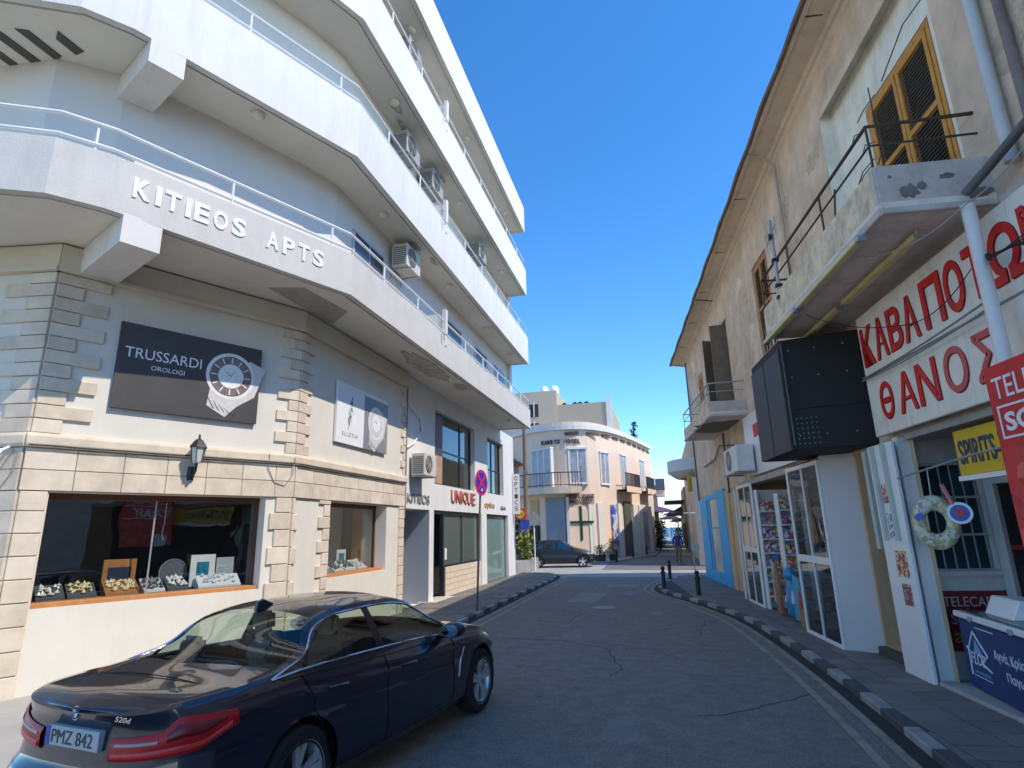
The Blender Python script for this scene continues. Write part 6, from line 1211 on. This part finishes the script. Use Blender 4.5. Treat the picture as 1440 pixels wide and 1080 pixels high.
MB(FS).prism([(-.05, 3.04), (.05, 3.04), (0, 3.12)], .0225, .025, 'y').build('arrow', whitep, rs)
ts = thing('road_sign', 'round and tapering steel sign standing near the blue shopfront corner', 'road sign', (1.25, 28.5, 0)); MB().tube([(1.25, 28.5, 0), (1.25, 28.5, 3.0)], .03, 6).build('post', gsteel, ts); MB().tube([(1.0, 28.5, 2.6), (1.5, 28.5, 2.6)], .02, 5).build('crossbar', steel, ts); disc(Fr((1.25, 28.45), (1, 0)), .1, 1.1, .2, 0, .02, gsteel, 'plate', ts)
# bollards
bm0 = mat('bollard_black', (.012, .02, .02), .45, .2, 9)
def bollard(x, y, lab, h=.72, rim_=False):
    t = thing('bollard', lab, 'bollard', (x, y, 0), 'black bollards'); MB().lathe((x, y, .0), [(.085, 0), (.085, .06), (.065, .08), (.065, h * .68), (.085, h * .70), (.085, h * .75), (.06, h * .77), (.05, h * .85)], 12).build('post', bm0, t, smooth=40); MB().lathe((x, y, h * .84), [(.03, 0), (.065, .03), (.07, .07), (.05, .12), (.01, .13)], 12).build('cap', bm0, t, smooth=50)
bollard(-.12, 20.9, 'black bollard at the tip of the right pavement, leftmost of the near three'); bollard(.86, 18.7, 'black bollard nearest the camera, on the curve of the right kerb'); bollard(.12, 24.6, 'black bollard behind the tip of the right pavement'); bollard(-2.9, 37.5, 'far black bollard right of the orange flowers'); bollard(-2.1, 41.5, 'far black bollard before the hotel doorway'); bollard(-1.3, 45.5, 'farthest black bollard by the hotel kerb')
tag(MB().prism([(-4.4, 36.4), (-3.2, 36.9), (-.6, 46), (-.3, 60), (-3, 60), (-5, 40)], -.05, .05).build('traffic_island', mat('island', (.34, .32, .29), .85, .1, 2)), '', 'pavement'); io = [o for o in bpy.data.objects if o.name == 'traffic_island'][0]; io['kind'] = 'structure'; del io['label']; del io['category']
# ================================================================ PEOPLE
def person(label, loc, rz, mats, lean=0, mirror=False, scale=1.0):
    t = thing('person', label, 'person', loc, rz=rz); me = bpy.data.meshes.new('body')
    J = {'pel': (0, 0, .95), 'wst': (0, 0, 1.08), 'chs': (0, .02, 1.32), 'nk0': (0, .0, 1.48), 'nk1': (0, -.02, 1.55), 'hd0': (0, -.03, 1.63), 'hd1': (0, -.02, 1.74),
         'shL': (.19, 0, 1.43), 'elL': (.25, .03, 1.15), 'wrL': (.24, -.08, .92), 'haL': (.235, -.11, .83), 'shR': (-.19, 0, 1.43), 'elR': (-.25, .05, 1.15), 'wrR': (-.23, -.04, .92), 'haR': (-.225, -.07, .83),
         'hpL': (.1, 0, .9), 'knL': (.12, -.05, .50), 'anL': (.12, .03, .09), 'toL': (.13, -.15, .04), 'hpR': (-.1, 0, .9), 'knR': (-.11, .02, .50), 'anR': (-.11, .16, .10), 'toR': (-.12, .0, .03)}
    Rr = {'pel': .15, 'wst': .135, 'chs': .155, 'nk0': .075, 'nk1': .055, 'hd0': .085, 'hd1': .095, 'shL': .07, 'elL': .05, 'wrL': .033, 'haL': .038, 'shR': .07, 'elR': .05, 'wrR': .033, 'haR': .038, 'hpL': .10, 'knL': .07, 'anL': .05, 'toL': .04, 'hpR': .10, 'knR': .07, 'anR': .05, 'toR': .04}
    ks = list(J); E = [('pel', 'wst'), ('wst', 'chs'), ('chs', 'nk0'), ('nk0', 'nk1'), ('nk1', 'hd0'), ('hd0', 'hd1'), ('chs', 'shL'), ('shL', 'elL'), ('elL', 'wrL'), ('wrL', 'haL'), ('chs', 'shR'), ('shR', 'elR'), ('elR', 'wrR'), ('wrR', 'haR'), ('pel', 'hpL'), ('hpL', 'knL'), ('knL', 'anL'), ('anL', 'toL'), ('pel', 'hpR'), ('hpR', 'knR'), ('knR', 'anR'), ('anR', 'toR')]
    me.from_pydata([Vector(J[k]) * scale for k in ks], [(ks.index(a), ks.index(b)) for a, b in E], []); o = bpy.data.objects.new('body', me); C.objects.link(o)
    md = o.modifiers.new('s', 'SKIN'); 
    for i, k in enumerate(ks): me.skin_vertices[0].data[i].radius = (Rr[k] * scale, Rr[k] * scale * (.8 if k in ('pel', 'wst', 'chs') else 1)); me.skin_vertices[0].data[i].use_root = k == 'pel'
    o.modifiers.new('b', 'SUBSURF').levels = 2; dg = bpy.context.evaluated_depsgraph_get(); dg.update(); m2 = bpy.data.meshes.new_from_object(o.evaluated_get(dg)); bpy.data.objects.remove(o)
    m2.name = 'body'; m2.materials.clear(); [m2.materials.append(m_) for m_ in mats]
    for p in m2.polygons:
        c = p.center / scale; p.use_smooth = True
        p.material_index = 0 if c.z > 1.50 or (abs(c.x) > .2 and c.z < .98) else 1 if c.z > .93 else 2 if c.z > .1 else 3
    b = bpy.data.objects.new('body', m2); C.objects.link(b); b.parent = t; WM[b] = WM[t]; f = lambda x, y, z: WM[t] @ Vector((x * scale, y * scale, z * scale))
    MB(f).lathe((0, -.01, 1.66), [(.10, .02), (.112, .08), (.10, .15), (.05, .185), (.01, .19)], 12).build('hair', mats[4], t, smooth=60)
    MB(f).prism([(-.018, 1.66), (.018, 1.66), (0, 1.71)], -.145, -.11, 'y').build('nose', mats[0], t)
    return t
skin = mat('skin', (.42, .24, .16), .6, .05)
person('man in a blue top and tan trousers walking on the street near the blue shopfront', (.75, 35.2, -.04), R(160), [skin, mat('shirt_blue', (.045, .035, .16), .8), mat('trousers_tan', (.22, .14, .10), .8), mat('shoes_pale', (.5, .5, .5), .6), mat('cap_brown', (.15, .10, .07), .7)], scale=1.04)
person('dim figure in a red top standing inside the dark doorway of the white shop', (-7.6, 17.75, .0), R(90), [skin, mat('shirt_red', (.30, .04, .02), .8), mat('trousers_dark', (.03, .03, .04), .8), mat('shoes_dark', (.03, .03, .03), .6), mat('hair_dark', (.03, .02, .015), .7)], scale=.98)
